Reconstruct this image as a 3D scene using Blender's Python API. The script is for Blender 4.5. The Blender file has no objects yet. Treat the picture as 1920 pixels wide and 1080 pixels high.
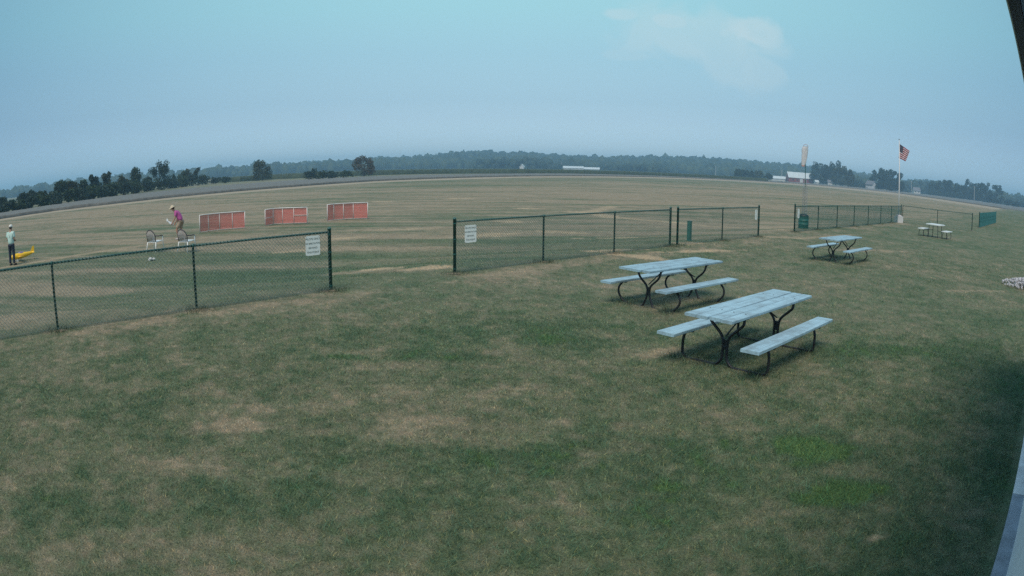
import bpy, math, random
import numpy as np
from mathutils import Vector, Matrix

random.seed(7)
rng = np.random.default_rng(11)
scene = bpy.context.scene
COL = scene.collection
R = math.radians

# ------------------------------------------------------------------ camera
# wide fixed camera under the clubhouse eave; real lens with barrel distortion
cam_data = bpy.data.cameras.new("camera")
cam = bpy.data.objects.new("camera", cam_data)
COL.objects.link(cam)
scene.camera = cam
cam_data.sensor_fit = 'HORIZONTAL'
cam_data.sensor_width = 19.2
cam_data.sensor_height = 10.8
cam_data.type = 'PANO'
cam_data.panorama_type = 'FISHEYE_LENS_POLYNOMIAL'
cam_data.fisheye_fov = math.pi
cam_data.fisheye_polynomial_k0 = 0.0
cam_data.fisheye_polynomial_k1 = -7.73482679e-02
cam_data.fisheye_polynomial_k2 = -2.90637983e-05
cam_data.fisheye_polynomial_k3 = -5.88286327e-05
cam_data.fisheye_polynomial_k4 = -7.69742294e-07
cam_data.clip_start = 0.02
cam_data.clip_end = 12000
PITCH, ROLL, CAMH = 0.17609328, 0.00783064, 2.5111
_f = Vector((0, math.cos(PITCH), -math.sin(PITCH)))
_u0 = Vector((0, math.sin(PITCH), math.cos(PITCH)))
_r0 = Vector((1, 0, 0))
_r = _r0 * math.cos(ROLL) + _u0 * math.sin(ROLL)
_u = _u0 * math.cos(ROLL) - _r0 * math.sin(ROLL)
m = Matrix((_r, _u, -_f)).transposed().to_4x4()
m.translation = (0, 0, CAMH)
cam.matrix_world = m

# ------------------------------------------------------------------ render / exposure
scene.view_settings.view_transform = 'Standard'
scene.view_settings.look = 'None'
scene.view_settings.gamma = 1
scene.view_settings.exposure = 0.0
scene.cycles.volume_bounces = 3
scene.cycles.max_bounces = 6
scene.cycles.use_denoising = False

# ------------------------------------------------------------------ sky and sun
SUN_EL, SUN_AZ = R(55), R(200)      # azimuth clockwise from +Y: behind the camera
world = bpy.data.worlds.new("World")
scene.world = world
world.use_nodes = True
nt = world.node_tree
for n in list(nt.nodes):
    nt.nodes.remove(n)


def N(t, typ, **kw):
    n = t.nodes.new(typ)
    for k, v in kw.items():
        setattr(n, k, v)
    return n


def math_node(t, op, a=None, b=None, c=None, clamp=False):
    n = N(t, 'ShaderNodeMath', operation=op, use_clamp=clamp)
    for i, v in enumerate((a, b, c)):
        if v is None:
            continue
        if isinstance(v, (int, float)):
            n.inputs[i].default_value = v
        else:
            t.links.new(v, n.inputs[i])
    return n.outputs[0]


def mixc(t, fac, a, b, mode='MIX'):
    n = N(t, 'ShaderNodeMix', data_type='RGBA', blend_type=mode)
    for sock, v in ((n.inputs[0], fac), (n.inputs[6], a), (n.inputs[7], b)):
        if isinstance(v, (int, float)):
            sock.default_value = v
        elif isinstance(v, tuple):
            sock.default_value = v if len(v) == 4 else (*v, 1)
        else:
            t.links.new(v, sock)
    return n.outputs[2]


def ramp(t, fac, stops, interp='LINEAR'):
    n = N(t, 'ShaderNodeValToRGB')
    n.color_ramp.interpolation = interp
    el = n.color_ramp.elements
    while len(el) > 1:
        el.remove(el[-1])
    el[0].position = stops[0][0]
    el[0].color = (*stops[0][1], 1)
    for p, c_ in stops[1:]:
        e = el.new(p)
        e.color = (*c_, 1)
    if fac is not None:
        t.links.new(fac, n.inputs[0])
    return n.outputs[0]


sky = N(nt, 'ShaderNodeTexSky', sky_type='NISHITA')
sky.sun_disc = False
sky.sun_elevation = SUN_EL
sky.sun_rotation = SUN_AZ
sky.dust_density = 4.0
sky.air_density = 1.0
sky.ozone_density = 2.0
tc = N(nt, 'ShaderNodeTexCoord')
nrm = N(nt, 'ShaderNodeVectorMath', operation='NORMALIZE')
nt.links.new(tc.outputs['Generated'], nrm.inputs[0])
sep = N(nt, 'ShaderNodeSeparateXYZ')
nt.links.new(nrm.outputs[0], sep.inputs[0])
# smoky evening air: pale grey blue at the horizon, clearer cyan higher up
K = 12.0
hz = ramp(nt, sep.outputs[2], [
    (0.0, (.80, .95, .98)), (0.02, (.69, .86, .91)), (0.045, (.54, .73, .83)), (0.075, (.435, .62, .735)), (0.10, (.375, .570, .685)), (0.17, (.340, .575, .680)),
    (0.24, (.335, .620, .690)), (0.34, (.345, .640, .700)), (0.60, (.330, .540, .620)), (1.0, (.30, .47, .58))])
hz10 = N(nt, 'ShaderNodeVectorMath', operation='SCALE')
nt.links.new(hz, hz10.inputs[0])
hz10.inputs['Scale'].default_value = K
# sky colour dimmed to either side, mostly standing in for lens vignetting
az_dot = N(nt, 'ShaderNodeVectorMath', operation='DOT_PRODUCT')
nt.links.new(nrm.outputs[0], az_dot.inputs[0])
az_dot.inputs[1].default_value = (math.sin(R(2)), math.cos(R(2)), 0.0)
side = N(nt, 'ShaderNodeMapRange')
nt.links.new(az_dot.outputs['Value'], side.inputs[0])
side.inputs[1].default_value = 0.60
side.inputs[2].default_value = 1.0
side.inputs[3].default_value = 0.60
side.inputs[4].default_value = 1.0
sidec = N(nt, 'ShaderNodeCombineXYZ')
nt.links.new(math_node(nt, 'POWER', side.outputs[0], 1.25), sidec.inputs[0])
nt.links.new(side.outputs[0], sidec.inputs[1])
nt.links.new(math_node(nt, 'POWER', side.outputs[0], 0.7), sidec.inputs[2])
hzs = N(nt, 'ShaderNodeVectorMath', operation='MULTIPLY')
nt.links.new(hz10.outputs[0], hzs.inputs[0])
nt.links.new(sidec.outputs[0], hzs.inputs[1])
base_sky = mixc(nt, 0.93, sky.outputs[0], hzs.outputs[0])
# one thin soft cloud, placed by compass bearing and height
yc = math_node(nt, 'MAXIMUM', sep.outputs[1], 0.05)
cx = math_node(nt, 'DIVIDE', sep.outputs[0], yc)
cy = math_node(nt, 'DIVIDE', sep.outputs[2], yc)
cc = N(nt, 'ShaderNodeCombineXYZ')
nt.links.new(cx, cc.inputs[0])
nt.links.new(cy, cc.inputs[1])
nz = N(nt, 'ShaderNodeTexNoise')
nz.inputs['Scale'].default_value = 13
nz.inputs['Detail'].default_value = 7
nz.inputs['Roughness'].default_value = 0.58
nz.inputs['Distortion'].default_value = 0.5
nt.links.new(cc.outputs[0], nz.inputs['Vector'])


def cloud_blob(px, py, rx, ry):
    a = math_node(nt, 'DIVIDE', math_node(nt, 'SUBTRACT', cx, px), rx)
    b = math_node(nt, 'DIVIDE', math_node(nt, 'SUBTRACT', cy, py), ry)
    d = math_node(nt, 'SQRT', math_node(nt, 'ADD', math_node(nt, 'MULTIPLY', a, a), math_node(nt, 'MULTIPLY', b, b)))
    d = math_node(nt, 'ADD', d, math_node(nt, 'MULTIPLY', math_node(nt, 'SUBTRACT', nz.outputs[0], 0.5), 1.9))
    mr = N(nt, 'ShaderNodeMapRange', interpolation_type='SMOOTHSTEP')
    nt.links.new(d, mr.inputs[0])
    mr.inputs[1].default_value = 1.15
    mr.inputs[2].default_value = 0.55
    return mr.outputs[0]


CL = [(.285, .212, .150, .052, .50), (.372, .232, .060, .030, .80), (.158, .240, .034, .012, .55), (.355, .172, .085, .042, .42), (.235, .236, .035, .014, .75), (.17, .175, .05, .010, .25)]
cm = None
for c4 in CL:
    b_ = cloud_blob(*c4[:4])
    b_ = math_node(nt, 'MULTIPLY', b_, c4[4])
    cm = b_ if cm is None else math_node(nt, 'MAXIMUM', cm, b_)
tex = N(nt, 'ShaderNodeMapRange')
nt.links.new(nz.outputs[0], tex.inputs[0])
tex.inputs[1].default_value = 0.3
tex.inputs[2].default_value = 0.7
tex.inputs[3].default_value = 0.55
tex.inputs[4].default_value = 1.0
cm = math_node(nt, 'MULTIPLY', cm, tex.outputs[0])
sky_all = mixc(nt, cm, base_sky, (5.8, 7.3, 7.8))
bg = N(nt, 'ShaderNodeBackground')
bg.inputs[1].default_value = 0.1
nt.links.new(sky_all, bg.inputs[0])
wo = N(nt, 'ShaderNodeOutputWorld')
nt.links.new(bg.outputs[0], wo.inputs[0])

sun_l = bpy.data.lights.new("sun", 'SUN')
sun_l.energy = 2.6
sun_l.angle = R(30)
sun_l.color = (1.0, 0.84, 0.70)
sun = bpy.data.objects.new("sun", sun_l)
COL.objects.link(sun)
sd = Vector((math.sin(SUN_AZ) * math.cos(SUN_EL), math.cos(SUN_AZ) * math.cos(SUN_EL), math.sin(SUN_EL)))
sun.rotation_euler = sd.to_track_quat('Z', 'Y').to_euler()
sun.location = sd * 50


# ------------------------------------------------------------------ helpers
class MB:
    """collects geometry; build() links it as one mesh object"""

    def __init__(self):
        self.v, self.f = [], []

    def add(self, vs, fs):
        o = len(self.v)
        self.v += [tuple(p) for p in vs]
        self.f += [tuple(i + o for i in f) for f in fs]
        return self

    def box(self, c, s, rot=None, taper=1.0):
        x, y, z = (k / 2 for k in s)
        vs = [Vector((sx * x * (taper if sz > 0 else 1), sy * y * (taper if sz > 0 else 1), sz * z))
              for sz in (-1, 1) for sy in (-1, 1) for sx in (-1, 1)]
        if rot is not None:
            vs = [rot @ p for p in vs]
        vs = [p + Vector(c) for p in vs]
        return self.add(vs, [(0, 2, 3, 1), (4, 5, 7, 6), (0, 1, 5, 4), (2, 6, 7, 3), (0, 4, 6, 2), (1, 3, 7, 5)])

    def bar(self, c, s, b=0.004):
        """box with chamfered long edges (long axis x)"""
        x, y, z = (k / 2 for k in s)
        prof = [(-y + b, -z), (y - b, -z), (y, -z + b), (y, z - b), (y - b, z), (-y + b, z), (-y, z - b), (-y, -z + b)]
        vs = [(c[0] - x, c[1] + p, c[2] + q) for p, q in prof] + [(c[0] + x, c[1] + p, c[2] + q) for p, q in prof]
        n = 8
        fs = [(i, i + n, (i + 1) % n + n, (i + 1) % n) for i in range(n)]
        fs += [tuple(range(n)), tuple(range(2 * n - 1, n - 1, -1))]
        return self.add(vs, fs)

    def tube(self, pts, r, n=8, cap=True):
        pts = [Vector(p) for p in pts]
        rs = r if isinstance(r, (list, tuple)) else [r] * len(pts)
        ref = None
        vs = []
        for i, p in enumerate(pts):
            a = pts[max(i - 1, 0)]
            b = pts[min(i + 1, len(pts) - 1)]
            t = (b - a).normalized()
            if ref is None:
                ref = Vector((0, 0, 1)) if abs(t.z) < .9 else Vector((1, 0, 0))
            e1 = (ref - t * ref.dot(t)).normalized()
            ref = e1
            e2 = t.cross(e1)
            for k in range(n):
                an = 2 * math.pi * k / n
                vs.append(p + (e1 * math.cos(an) + e2 * math.sin(an)) * rs[i])
        fs = []
        for i in range(len(pts) - 1):
            for k in range(n):
                k2 = (k + 1) % n
                fs.append((i * n + k, i * n + k2, (i + 1) * n + k2, (i + 1) * n + k))
        if cap:
            fs.append(tuple(range(n - 1, -1, -1)))
            fs.append(tuple((len(pts) - 1) * n + k for k in range(n)))
        return self.add(vs, fs)

    def lathe(self, c, prof, n=16):
        vs = [(c[0] + r * math.cos(2 * math.pi * k / n), c[1] + r * math.sin(2 * math.pi * k / n), c[2] + z)
              for r, z in prof for k in range(n)]
        fs = [(i * n + k, i * n + (k + 1) % n, (i + 1) * n + (k + 1) % n, (i + 1) * n + k)
              for i in range(len(prof) - 1) for k in range(n)]
        fs += [tuple(range(n - 1, -1, -1)), tuple((len(prof) - 1) * n + k for k in range(n))]
        return self.add(vs, fs)

    def ell(self, c, r, n=10, m_=6, rot=None):
        vs, fs = [], []
        for i in range(m_ + 1):
            th = math.pi * i / m_
            for k in range(n):
                ph = 2 * math.pi * k / n
                p = Vector((r[0] * math.sin(th) * math.cos(ph), r[1] * math.sin(th) * math.sin(ph), r[2] * math.cos(th)))
                if rot is not None:
                    p = rot @ p
                vs.append(p + Vector(c))
        for i in range(m_):
            for k in range(n):
                fs.append((i * n + k, (i + 1) * n + k, (i + 1) * n + (k + 1) % n, i * n + (k + 1) % n))
        return self.add(vs, fs)

    def build(self, name, mat, parent=None, smooth=False, kind=None):
        me = bpy.data.meshes.new(name)
        me.from_pydata(self.v, [], self.f)
        me.validate()
        me.update()
        if smooth:
            me.polygons.foreach_set('use_smooth', [True] * len(me.polygons))
        o = bpy.data.objects.new(name, me)
        COL.objects.link(o)
        if mat:
            me.materials.append(mat)
        if parent:
            o.parent = parent
        if kind:
            o['kind'] = kind
        return o


def tag(o, label=None, cat=None, group=None, kind=None):
    for k, v in (('label', label), ('category', cat), ('group', group), ('kind', kind)):
        if v:
            o[k] = v
    return o


def empty(name, loc, rz=0.0, label=None, cat=None, group=None):
    o = bpy.data.objects.new(name, None)
    COL.objects.link(o)
    o.location = loc
    o.rotation_euler = (0, 0, rz)
    o.empty_display_size = .2
    return tag(o, label, cat, group)


def copy_tree(o, parent=None):
    c_ = o.copy()
    COL.objects.link(c_)
    c_.parent = parent
    for ch in list(o.children):
        copy_tree(ch, c_)
    return c_


def mat(name, col, rough=.6, scale=8.0, amt=.18, bump=0.0, metal=0.0, spec=.5, col2=None, detail=4, trans=0.0, coord='Object'):
    """principled with procedural mottling"""
    m_ = bpy.data.materials.new(name)
    m_.use_nodes = True
    t = m_.node_tree
    p = t.nodes['Principled BSDF']
    tcn = N(t, 'ShaderNodeTexCoord')
    no = N(t, 'ShaderNodeTexNoise')
    no.inputs['Scale'].default_value = scale
    no.inputs['Detail'].default_value = detail
    t.links.new(tcn.outputs[coord], no.inputs['Vector'])
    dark = tuple(v * (1 - amt) for v in col)
    lite = tuple(min(1, v * (1 + amt)) for v in (col2 or col))
    rc = ramp(t, no.outputs[0], [(0.3, dark), (0.7, lite)])
    t.links.new(rc, p.inputs['Base Color'])
    p.inputs['Roughness'].default_value = rough
    p.inputs['Metallic'].default_value = metal
    p.inputs['Specular IOR Level'].default_value = spec
    if trans:
        # thin cloth or leaf: let some light through
        tr = N(t, 'ShaderNodeBsdfTranslucent')
        t.links.new(rc, tr.inputs[0])
        mx = N(t, 'ShaderNodeMixShader')
        mx.inputs[0].default_value = trans
        t.links.new(p.outputs[0], mx.inputs[1])
        t.links.new(tr.outputs[0], mx.inputs[2])
        t.links.new(mx.outputs[0], t.nodes['Material Output'].inputs[0])
    if bump:
        bn = N(t, 'ShaderNodeBump')
        bn.inputs['Strength'].default_value = bump
        bn.inputs['Distance'].default_value = 0.01
        n2 = N(t, 'ShaderNodeTexNoise')
        n2.inputs['Scale'].default_value = scale * 4
        n2.inputs['Detail'].default_value = 5
        t.links.new(tcn.outputs[coord], n2.inputs['Vector'])
        t.links.new(n2.outputs[0], bn.inputs['Height'])
        t.links.new(bn.outputs[0], p.inputs['Normal'])
    return m_


def plank_mat(name, col):
    """painted outdoor plank: streaks along the grain, worn ends"""
    m_ = bpy.data.materials.new(name)
    m_.use_nodes = True
    t = m_.node_tree
    p = t.nodes['Principled BSDF']
    tcn = N(t, 'ShaderNodeTexCoord')
    oi = N(t, 'ShaderNodeObjectInfo')
    mp = N(t, 'ShaderNodeMapping')
    mp.inputs['Scale'].default_value = (1.2, 26, 26)
    t.links.new(tcn.outputs['Object'], mp.inputs[0])
    no = N(t, 'ShaderNodeTexNoise', noise_dimensions='4D')
    no.inputs['Scale'].default_value = 1.5
    no.inputs['Detail'].default_value = 6
    t.links.new(mp.outputs[0], no.inputs['Vector'])
    t.links.new(math_node(t, 'MULTIPLY', oi.outputs['Random'], 20), no.inputs['W'])
    n2 = N(t, 'ShaderNodeTexNoise', noise_dimensions='4D')
    n2.inputs['Scale'].default_value = 3.2
    n2.inputs['Detail'].default_value = 6
    n2.inputs['Roughness'].default_value = .7
    t.links.new(tcn.outputs['Object'], n2.inputs['Vector'])
    t.links.new(math_node(t, 'MULTIPLY', oi.outputs['Random'], 9), n2.inputs['W'])
    a = ramp(t, no.outputs[0], [(0.25, tuple(v * .66 for v in col)), (0.6, col), (0.85, tuple(v * 1.1 for v in col))])
    b = mixc(t, ramp(t, n2.outputs[0], [(0.46, (0, 0, 0)), (0.68, (.7, .7, .7))]), a, (.17, .21, .23))
    tint = math_node(t, 'ADD', math_node(t, 'MULTIPLY', oi.outputs['Random'], .16), .92)
    cxyz = N(t, 'ShaderNodeCombineXYZ')
    for i in range(3):
        t.links.new(tint, cxyz.inputs[i])
    b = mixc(t, 1.0, b, cxyz.outputs[0], 'MULTIPLY')
    t.links.new(b, p.inputs['Base Color'])
    p.inputs['Roughness'].default_value = .5
    bn = N(t, 'ShaderNodeBump')
    bn.inputs['Strength'].default_value = .35
    bn.inputs['Distance'].default_value = .004
    t.links.new(no.outputs[0], bn.inputs['Height'])
    t.links.new(bn.outputs[0], p.inputs['Normal'])
    return m_


M = {}
M['plank'] = plank_mat('painted_plank', (.37, .57, .68))
M['pipe'] = mat('black_pipe', (.022, .024, .03), .42, 20, .3, .1)
M['fence'] = mat('green_vinyl', (.020, .098, .088), .38, 14, .25, .05)
M['wire'] = mat('green_wire', (.10, .17, .155), .5, 14, .2)
M['wire_far'] = mat('green_wire_deep', (.020, .12, .11), .5, 14, .2)
M['sign'] = mat('sign_white', (.86, .90, .86), .45, 10, .06)
M['ink'] = mat('sign_ink', (.16, .20, .19), .6, 30, .2)
M['dirt'] = mat('bare_dirt', (.20, .165, .12), .95, 12, .35, .6)
M['white'] = mat('white_plastic', (.74, .78, .78), .35, 9, .08)
M['pipe_white'] = mat('white_pvc', (.70, .70, .68), .4, 9, .08)
M['netting'] = mat('red_netting', (.80, .20, .19), .7, 25, .2, trans=.25)
M['tan_resin'] = mat('tan_resin', (.42, .39, .375), .5, 9, .12)
M['dark_resin'] = mat('dark_resin', (.05, .045, .055), .5, 9, .12)
M['skin'] = mat('skin', (.42, .24, .17), .55, 9, .1)
M['teal_shirt'] = mat('teal_shirt', (.50, .70, .65), .85, 6, .12, .2)
M['magenta_shirt'] = mat('magenta_shirt', (.52, .11, .34), .85, 6, .15, .2)
M['jeans'] = mat('dark_jeans', (.016, .026, .052), .85, 12, .3, .3)
M['khaki'] = mat('khaki_shorts', (.34, .27, .20), .85, 9, .15, .2)
M['cap'] = mat('cap_white', (.72, .72, .68), .8, 9, .1)
M['straw'] = mat('straw_hat', (.60, .52, .38), .85, 22, .2, .3)
M['hair'] = mat('dark_hair', (.03, .022, .018), .7, 30, .3)
M['yellow'] = mat('yellow_film', (.95, .58, .03), .3, 6, .08)
M['orange'] = mat('orange_film', (.80, .20, .03), .35, 6, .08)
M['canopy'] = mat('canopy_tint', (.25, .20, .36), .12, 6, .05)
M['rubber'] = mat('rubber', (.02, .02, .02), .8, 12, .2)
M['drum'] = mat('green_drum', (.022, .13, .11), .45, 7, .25, .1)
M['black_lid'] = mat('black_lid', (.012, .014, .02), .5, 9, .2)
M['galv'] = mat('galvanised', (.34, .36, .37), .45, 15, .15, metal=.5)
M['sock'] = mat('faded_sock', (.84, .84, .86), .85, 5, .10, trans=.35)
M['sockrim'] = mat('sock_rim', (.45, .20, .16), .8, 9, .2)
M['pole_white'] = mat('white_pole', (.66, .68, .70), .35, 12, .1)
M['concrete'] = mat('concrete', (.80, .78, .82), .9, 5, .18, .5)
M['concrete_dark'] = mat('concrete_weathered', (.36, .39, .47), .9, 5, .22, .5)
M['siding'] = mat('white_siding', (.88, .84, .88), .5, 3, .06)
M['fascia'] = mat('dark_fascia', (.012, .013, .030), .5, 6, .15)
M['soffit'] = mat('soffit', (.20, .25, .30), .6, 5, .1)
M['roofdark'] = mat('shingle', (.05, .05, .055), .9, 18, .3, .5)
M['stone'] = mat('pale_stone', (.50, .50, .53), .85, 9, .3, .4)
M['barn_red'] = mat('barn_red', (.22, .045, .038), .8, .6, .3)
M['roof_white'] = mat('white_metal_roof', (.60, .68, .70), .4, .5, .12)
M['house_white'] = mat('house_siding', (.56, .58, .58), .6, .5, .1)
M['house_grey'] = mat('grey_roof', (.16, .17, .19), .8, 2, .2)
M['window'] = mat('dark_window', (.02, .03, .04), .15, 2, .2)
M['pole_wood'] = mat('weathered_pole', (.42, .42, .40), .9, 9, .2)
M['bark'] = mat('bark', (.055, .045, .038), .95, 14, .35, .6)


def leaf_mat(name, a, b):
    m_ = bpy.data.materials.new(name)
    m_.use_nodes = True
    t = m_.node_tree
    p = t.nodes['Principled BSDF']
    g = N(t, 'ShaderNodeNewGeometry')
    rc = ramp(t, g.outputs['Random Per Island'], [(0.0, a), (1.0, b)])
    t.links.new(rc, p.inputs['Base Color'])
    p.inputs['Roughness'].default_value = .65
    p.inputs['Specular IOR Level'].default_value = .25
    tr = N(t, 'ShaderNodeBsdfTranslucent')
    t.links.new(rc, tr.inputs[0])
    mx = N(t, 'ShaderNodeMixShader')
    mx.inputs[0].default_value = .3
    t.links.new(p.outputs[0], mx.inputs[1])
    t.links.new(tr.outputs[0], mx.inputs[2])
    t.links.new(mx.outputs[0], t.nodes['Material Output'].inputs[0])
    return m_


M['leaf_green'] = leaf_mat('leaf_green', (.024, .052, .028), (.060, .095, .042))
M['leaf_dark'] = leaf_mat('leaf_dark', (.020, .046, .036), (.054, .090, .058))
M['leaf_olive'] = leaf_mat('leaf_olive', (.040, .058, .028), (.085, .098, .045))
M['leaf_brown'] = leaf_mat('leaf_brown', (.075, .060, .040), (.130, .105, .065))
M['leaf_pale'] = leaf_mat('leaf_pale', (.060, .085, .040), (.115, .145, .070))


# ------------------------------------------------------------------ terrain functions
FD = Vector((.736, .677, 0))       # direction of the fence line
FN = Vector((-.677, .736, 0))      # across it, away from the lawn


def zt(x, y):
    """lawn is level; the airfield beyond the fence lies a little lower"""
    s = FN.x * x + FN.y * y
    t = np.clip((s - 13.0) / 5, 0, 1)
    return -.28 * t * t * (3 - 2 * t)


def _hash(ix, iy, seed):
    h = (ix * 374761393 + iy * 668265263 + seed * 974711) & 0x7fffffff
    h = ((h ^ (h >> 13)) * 1274126177) & 0x7fffffff
    return ((h ^ (h >> 16)) & 0xffff) / 65535.0


def vnoise(x, y, seed=0):
    ix = np.floor(x).astype(np.int64)
    iy = np.floor(y).astype(np.int64)
    fx = x - ix
    fy = y - iy
    fx = fx * fx * (3 - 2 * fx)
    fy = fy * fy * (3 - 2 * fy)
    a = _hash(ix, iy, seed)
    b = _hash(ix + 1, iy, seed)
    c_ = _hash(ix, iy + 1, seed)
    d = _hash(ix + 1, iy + 1, seed)
    return (a * (1 - fx) + b * fx) * (1 - fy) + (c_ * (1 - fx) + d * fx) * fy


def fbm(x, y, seed=0, octs=4, gain=.55):
    s, a, n_ = 0.0, 1.0, 0.0
    for i in range(octs):
        an = .6 + i * 1.1
        xr = x * math.cos(an) - y * math.sin(an)
        yr = x * math.sin(an) + y * math.cos(an)
        s = s + a * vnoise(xr * 2 ** i + 37.1 * i, yr * 2 ** i - 11.7 * i, seed + i)
        n_ += a
        a *= gain
    return s / n_


def sstep(v, a, b):
    t = np.clip((v - a) / (b - a), 0, 1)
    return t * t * (3 - 2 * t)


# worn and lush spots that the lawn really has: (x, y, radius along x, radius along y, turn, strength)
LUSH = [((2.834, 5.512, -0.000)[:2], .62, .42, .2, .75), ((2.794, 4.490, -0.000)[:2], .42, .30, .0, .85), ((0.587, 10.435, -0.000)[:2], 1.9, .7, .1, .26), ((-1.030, 8.840, -0.000)[:2], .7, .35, .1, .5),
        ((-2.190, 8.710, -0.000)[:2], .26, .13, .0, .8), ((-0.035, 5.534, -0.000)[:2], 1.0, .45, .1, .4), ((1.151, 5.495, -0.000)[:2], .9, .6, .1, .35), ((-1.660, 5.620, -0.000)[:2], .9, .35, .2, .3),
        ((-4.227, 6.086, -0.000)[:2], 1.2, .4, .3, .25), ((-3.591, 3.661, -0.000)[:2], .9, .5, .3, .35), ((5.653, 8.915, -0.000)[:2], 1.0, .6, .2, .45), ((7.426, 7.784, -0.000)[:2], 1.4, 1.6, .6, .25),
        ((-1.681, 4.606, -0.000)[:2], .5, .3, .2, .35), ((1.187, 4.462, -0.000)[:2], .8, .5, .1, .3), ((1.257, 9.707, -0.000)[:2], 1.2, .4, .0, .35), ((-4.853, 18.801, -0.257)[:2], .7, .3, .5, .3), ((-8.737, 14.654, -0.233)[:2], 2.0, .7, .6, .3)]
DRY = [((-2.148, 17.000, -0.027)[:2], .9, .5, .6, 1.0), ((-3.703, 17.137, -0.108)[:2], 1.0, .5, .6, .62), ((3.620, 19.473, -0.000)[:2], 1.5, .38, -.7, 1.25), ((5.951, 21.086, -0.000)[:2], 1.9, .28, .35, 1.1), ((6.191, 23.403, -0.000)[:2], 1.0, .35, .3, .8),
       ((-6.883, 26.772, -0.280)[:2], 1.2, .5, .5, .75), ((-0.893, 28.144, -0.280)[:2], 1.6, .7, .7, .85), ((2.056, 29.595, -0.280)[:2], 1.5, .6, -.4, .95), ((-2.743, 6.459, -0.000)[:2], .9, .3, .2, .16), ((-2.803, 5.954, -0.000)[:2], .5, .22, .2, .24),
       ((-0.349, 7.286, -0.000)[:2], 1.0, .4, .2, .16), ((-0.515, 6.294, -0.000)[:2], .8, .3, .1, .12), ((-2.284, 8.947, -0.000)[:2], .7, .3, .1, .15), ((-3.177, 4.867, -0.000)[:2], .5, .22, .2, .16), ((-5.232, 5.374, -0.000)[:2], .5, .2, .2, .18), ((0.842, 8.592, -0.000)[:2], .7, .25, .0, .16),
       ((0.738, 12.409, -0.000)[:2], .8, .3, .3, .16), ((14.111, 23.042, -0.000)[:2], 2.0, .6, .0, .3), ((4.674, 43.178, -0.280)[:2], 1.2, 1.1, .0, 1.1), ((0.853, 46.152, -0.280)[:2], .9, .8, .0, .95), ((-10.880, 56.058, -0.280)[:2], 1.2, .9, .0, .8), ((2.770, 20.803, -0.006)[:2], 1.2, .3, .3, .8), ((-0.027, 35.152, -0.280)[:2], 1.0, .8, .2, .7), ((4.488, 27.234, -0.251)[:2], 2.4, .3, .1, .7), ((-4.770, 60.627, -0.280)[:2], 1.6, 1.4, .0, .7), ((-7.465, 22.799, -0.280)[:2], 1.6, .5, .6, .6), ((-5.321, 30.576, -0.280)[:2], 2.4, .6, .2, .5), ((2.694, 3.660, -0.000)[:2], .12, .06, .0, .5), ((2.175, 9.088, -0.000)[:2], .6, .25, .3, .3)]


def spot(x, y, s):
    (cx_, cy_), rx, ry, an, st = s
    dx, dy = x - cx_, y - cy_
    u = dx * math.cos(an) + dy * math.sin(an)
    v = -dx * math.sin(an) + dy * math.cos(an)
    d = np.sqrt((u / rx) ** 2 + (v / ry) ** 2)
    d = d + (fbm(x * 2.6, y * 2.6, 91, 4, .7) - .5) * 1.9
    return st * (1 - sstep(d, .15, 1.35))


def seg_dist(x, y, a, b):
    ax, ay = a
    bx, by = b
    L2 = (bx - ax) ** 2 + (by - ay) ** 2
    t = np.clip(((x - ax) * (bx - ax) + (y - ay) * (by - ay)) / L2, 0, 1)
    return np.hypot(x - ax - t * (bx - ax), y - ay - t * (by - ay))


TRACKS = [((4.688, 42.679, -0.280)[:2], (5.928, 38.980, -0.280)[:2], .7, .9), ((5.928, 38.980, -0.280)[:2], (8.749, 36.483, -0.280)[:2], .45, .85), ((8.749, 36.483, -0.280)[:2], (10.353, 34.723, -0.280)[:2], .4, .6), ((10.353, 34.723, -0.280)[:2], (14.781, 33.068, -0.049)[:2], .35, .55),
          ((4.688, 42.679, -0.280)[:2], (7.482, 50.634, -0.280)[:2], .5, .5), ((10.364, 26.938, -0.000)[:2], (12.220, 26.689, -0.000)[:2], .25, .5), ((12.220, 26.689, -0.000)[:2], (16.897, 29.958, -0.000)[:2], .2, .45), ((-20.156, 19.218, -0.280)[:2], (-17.131, 23.921, -0.280)[:2], .35, .5), ((-17.131, 23.921, -0.280)[:2], (-14.965, 26.937, -0.280)[:2], .35, .35),
          ((11.496, 14.226, -0.000)[:2], (13.870, 14.216, -0.000)[:2], .10, .4), ((12.597, 33.192, -0.173)[:2], (13.615, 30.443, -0.001)[:2], .2, .6), ((-4.580, 16.611, -0.125)[:2], (-2.907, 16.622, -0.041)[:2], .3, .25)]


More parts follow.
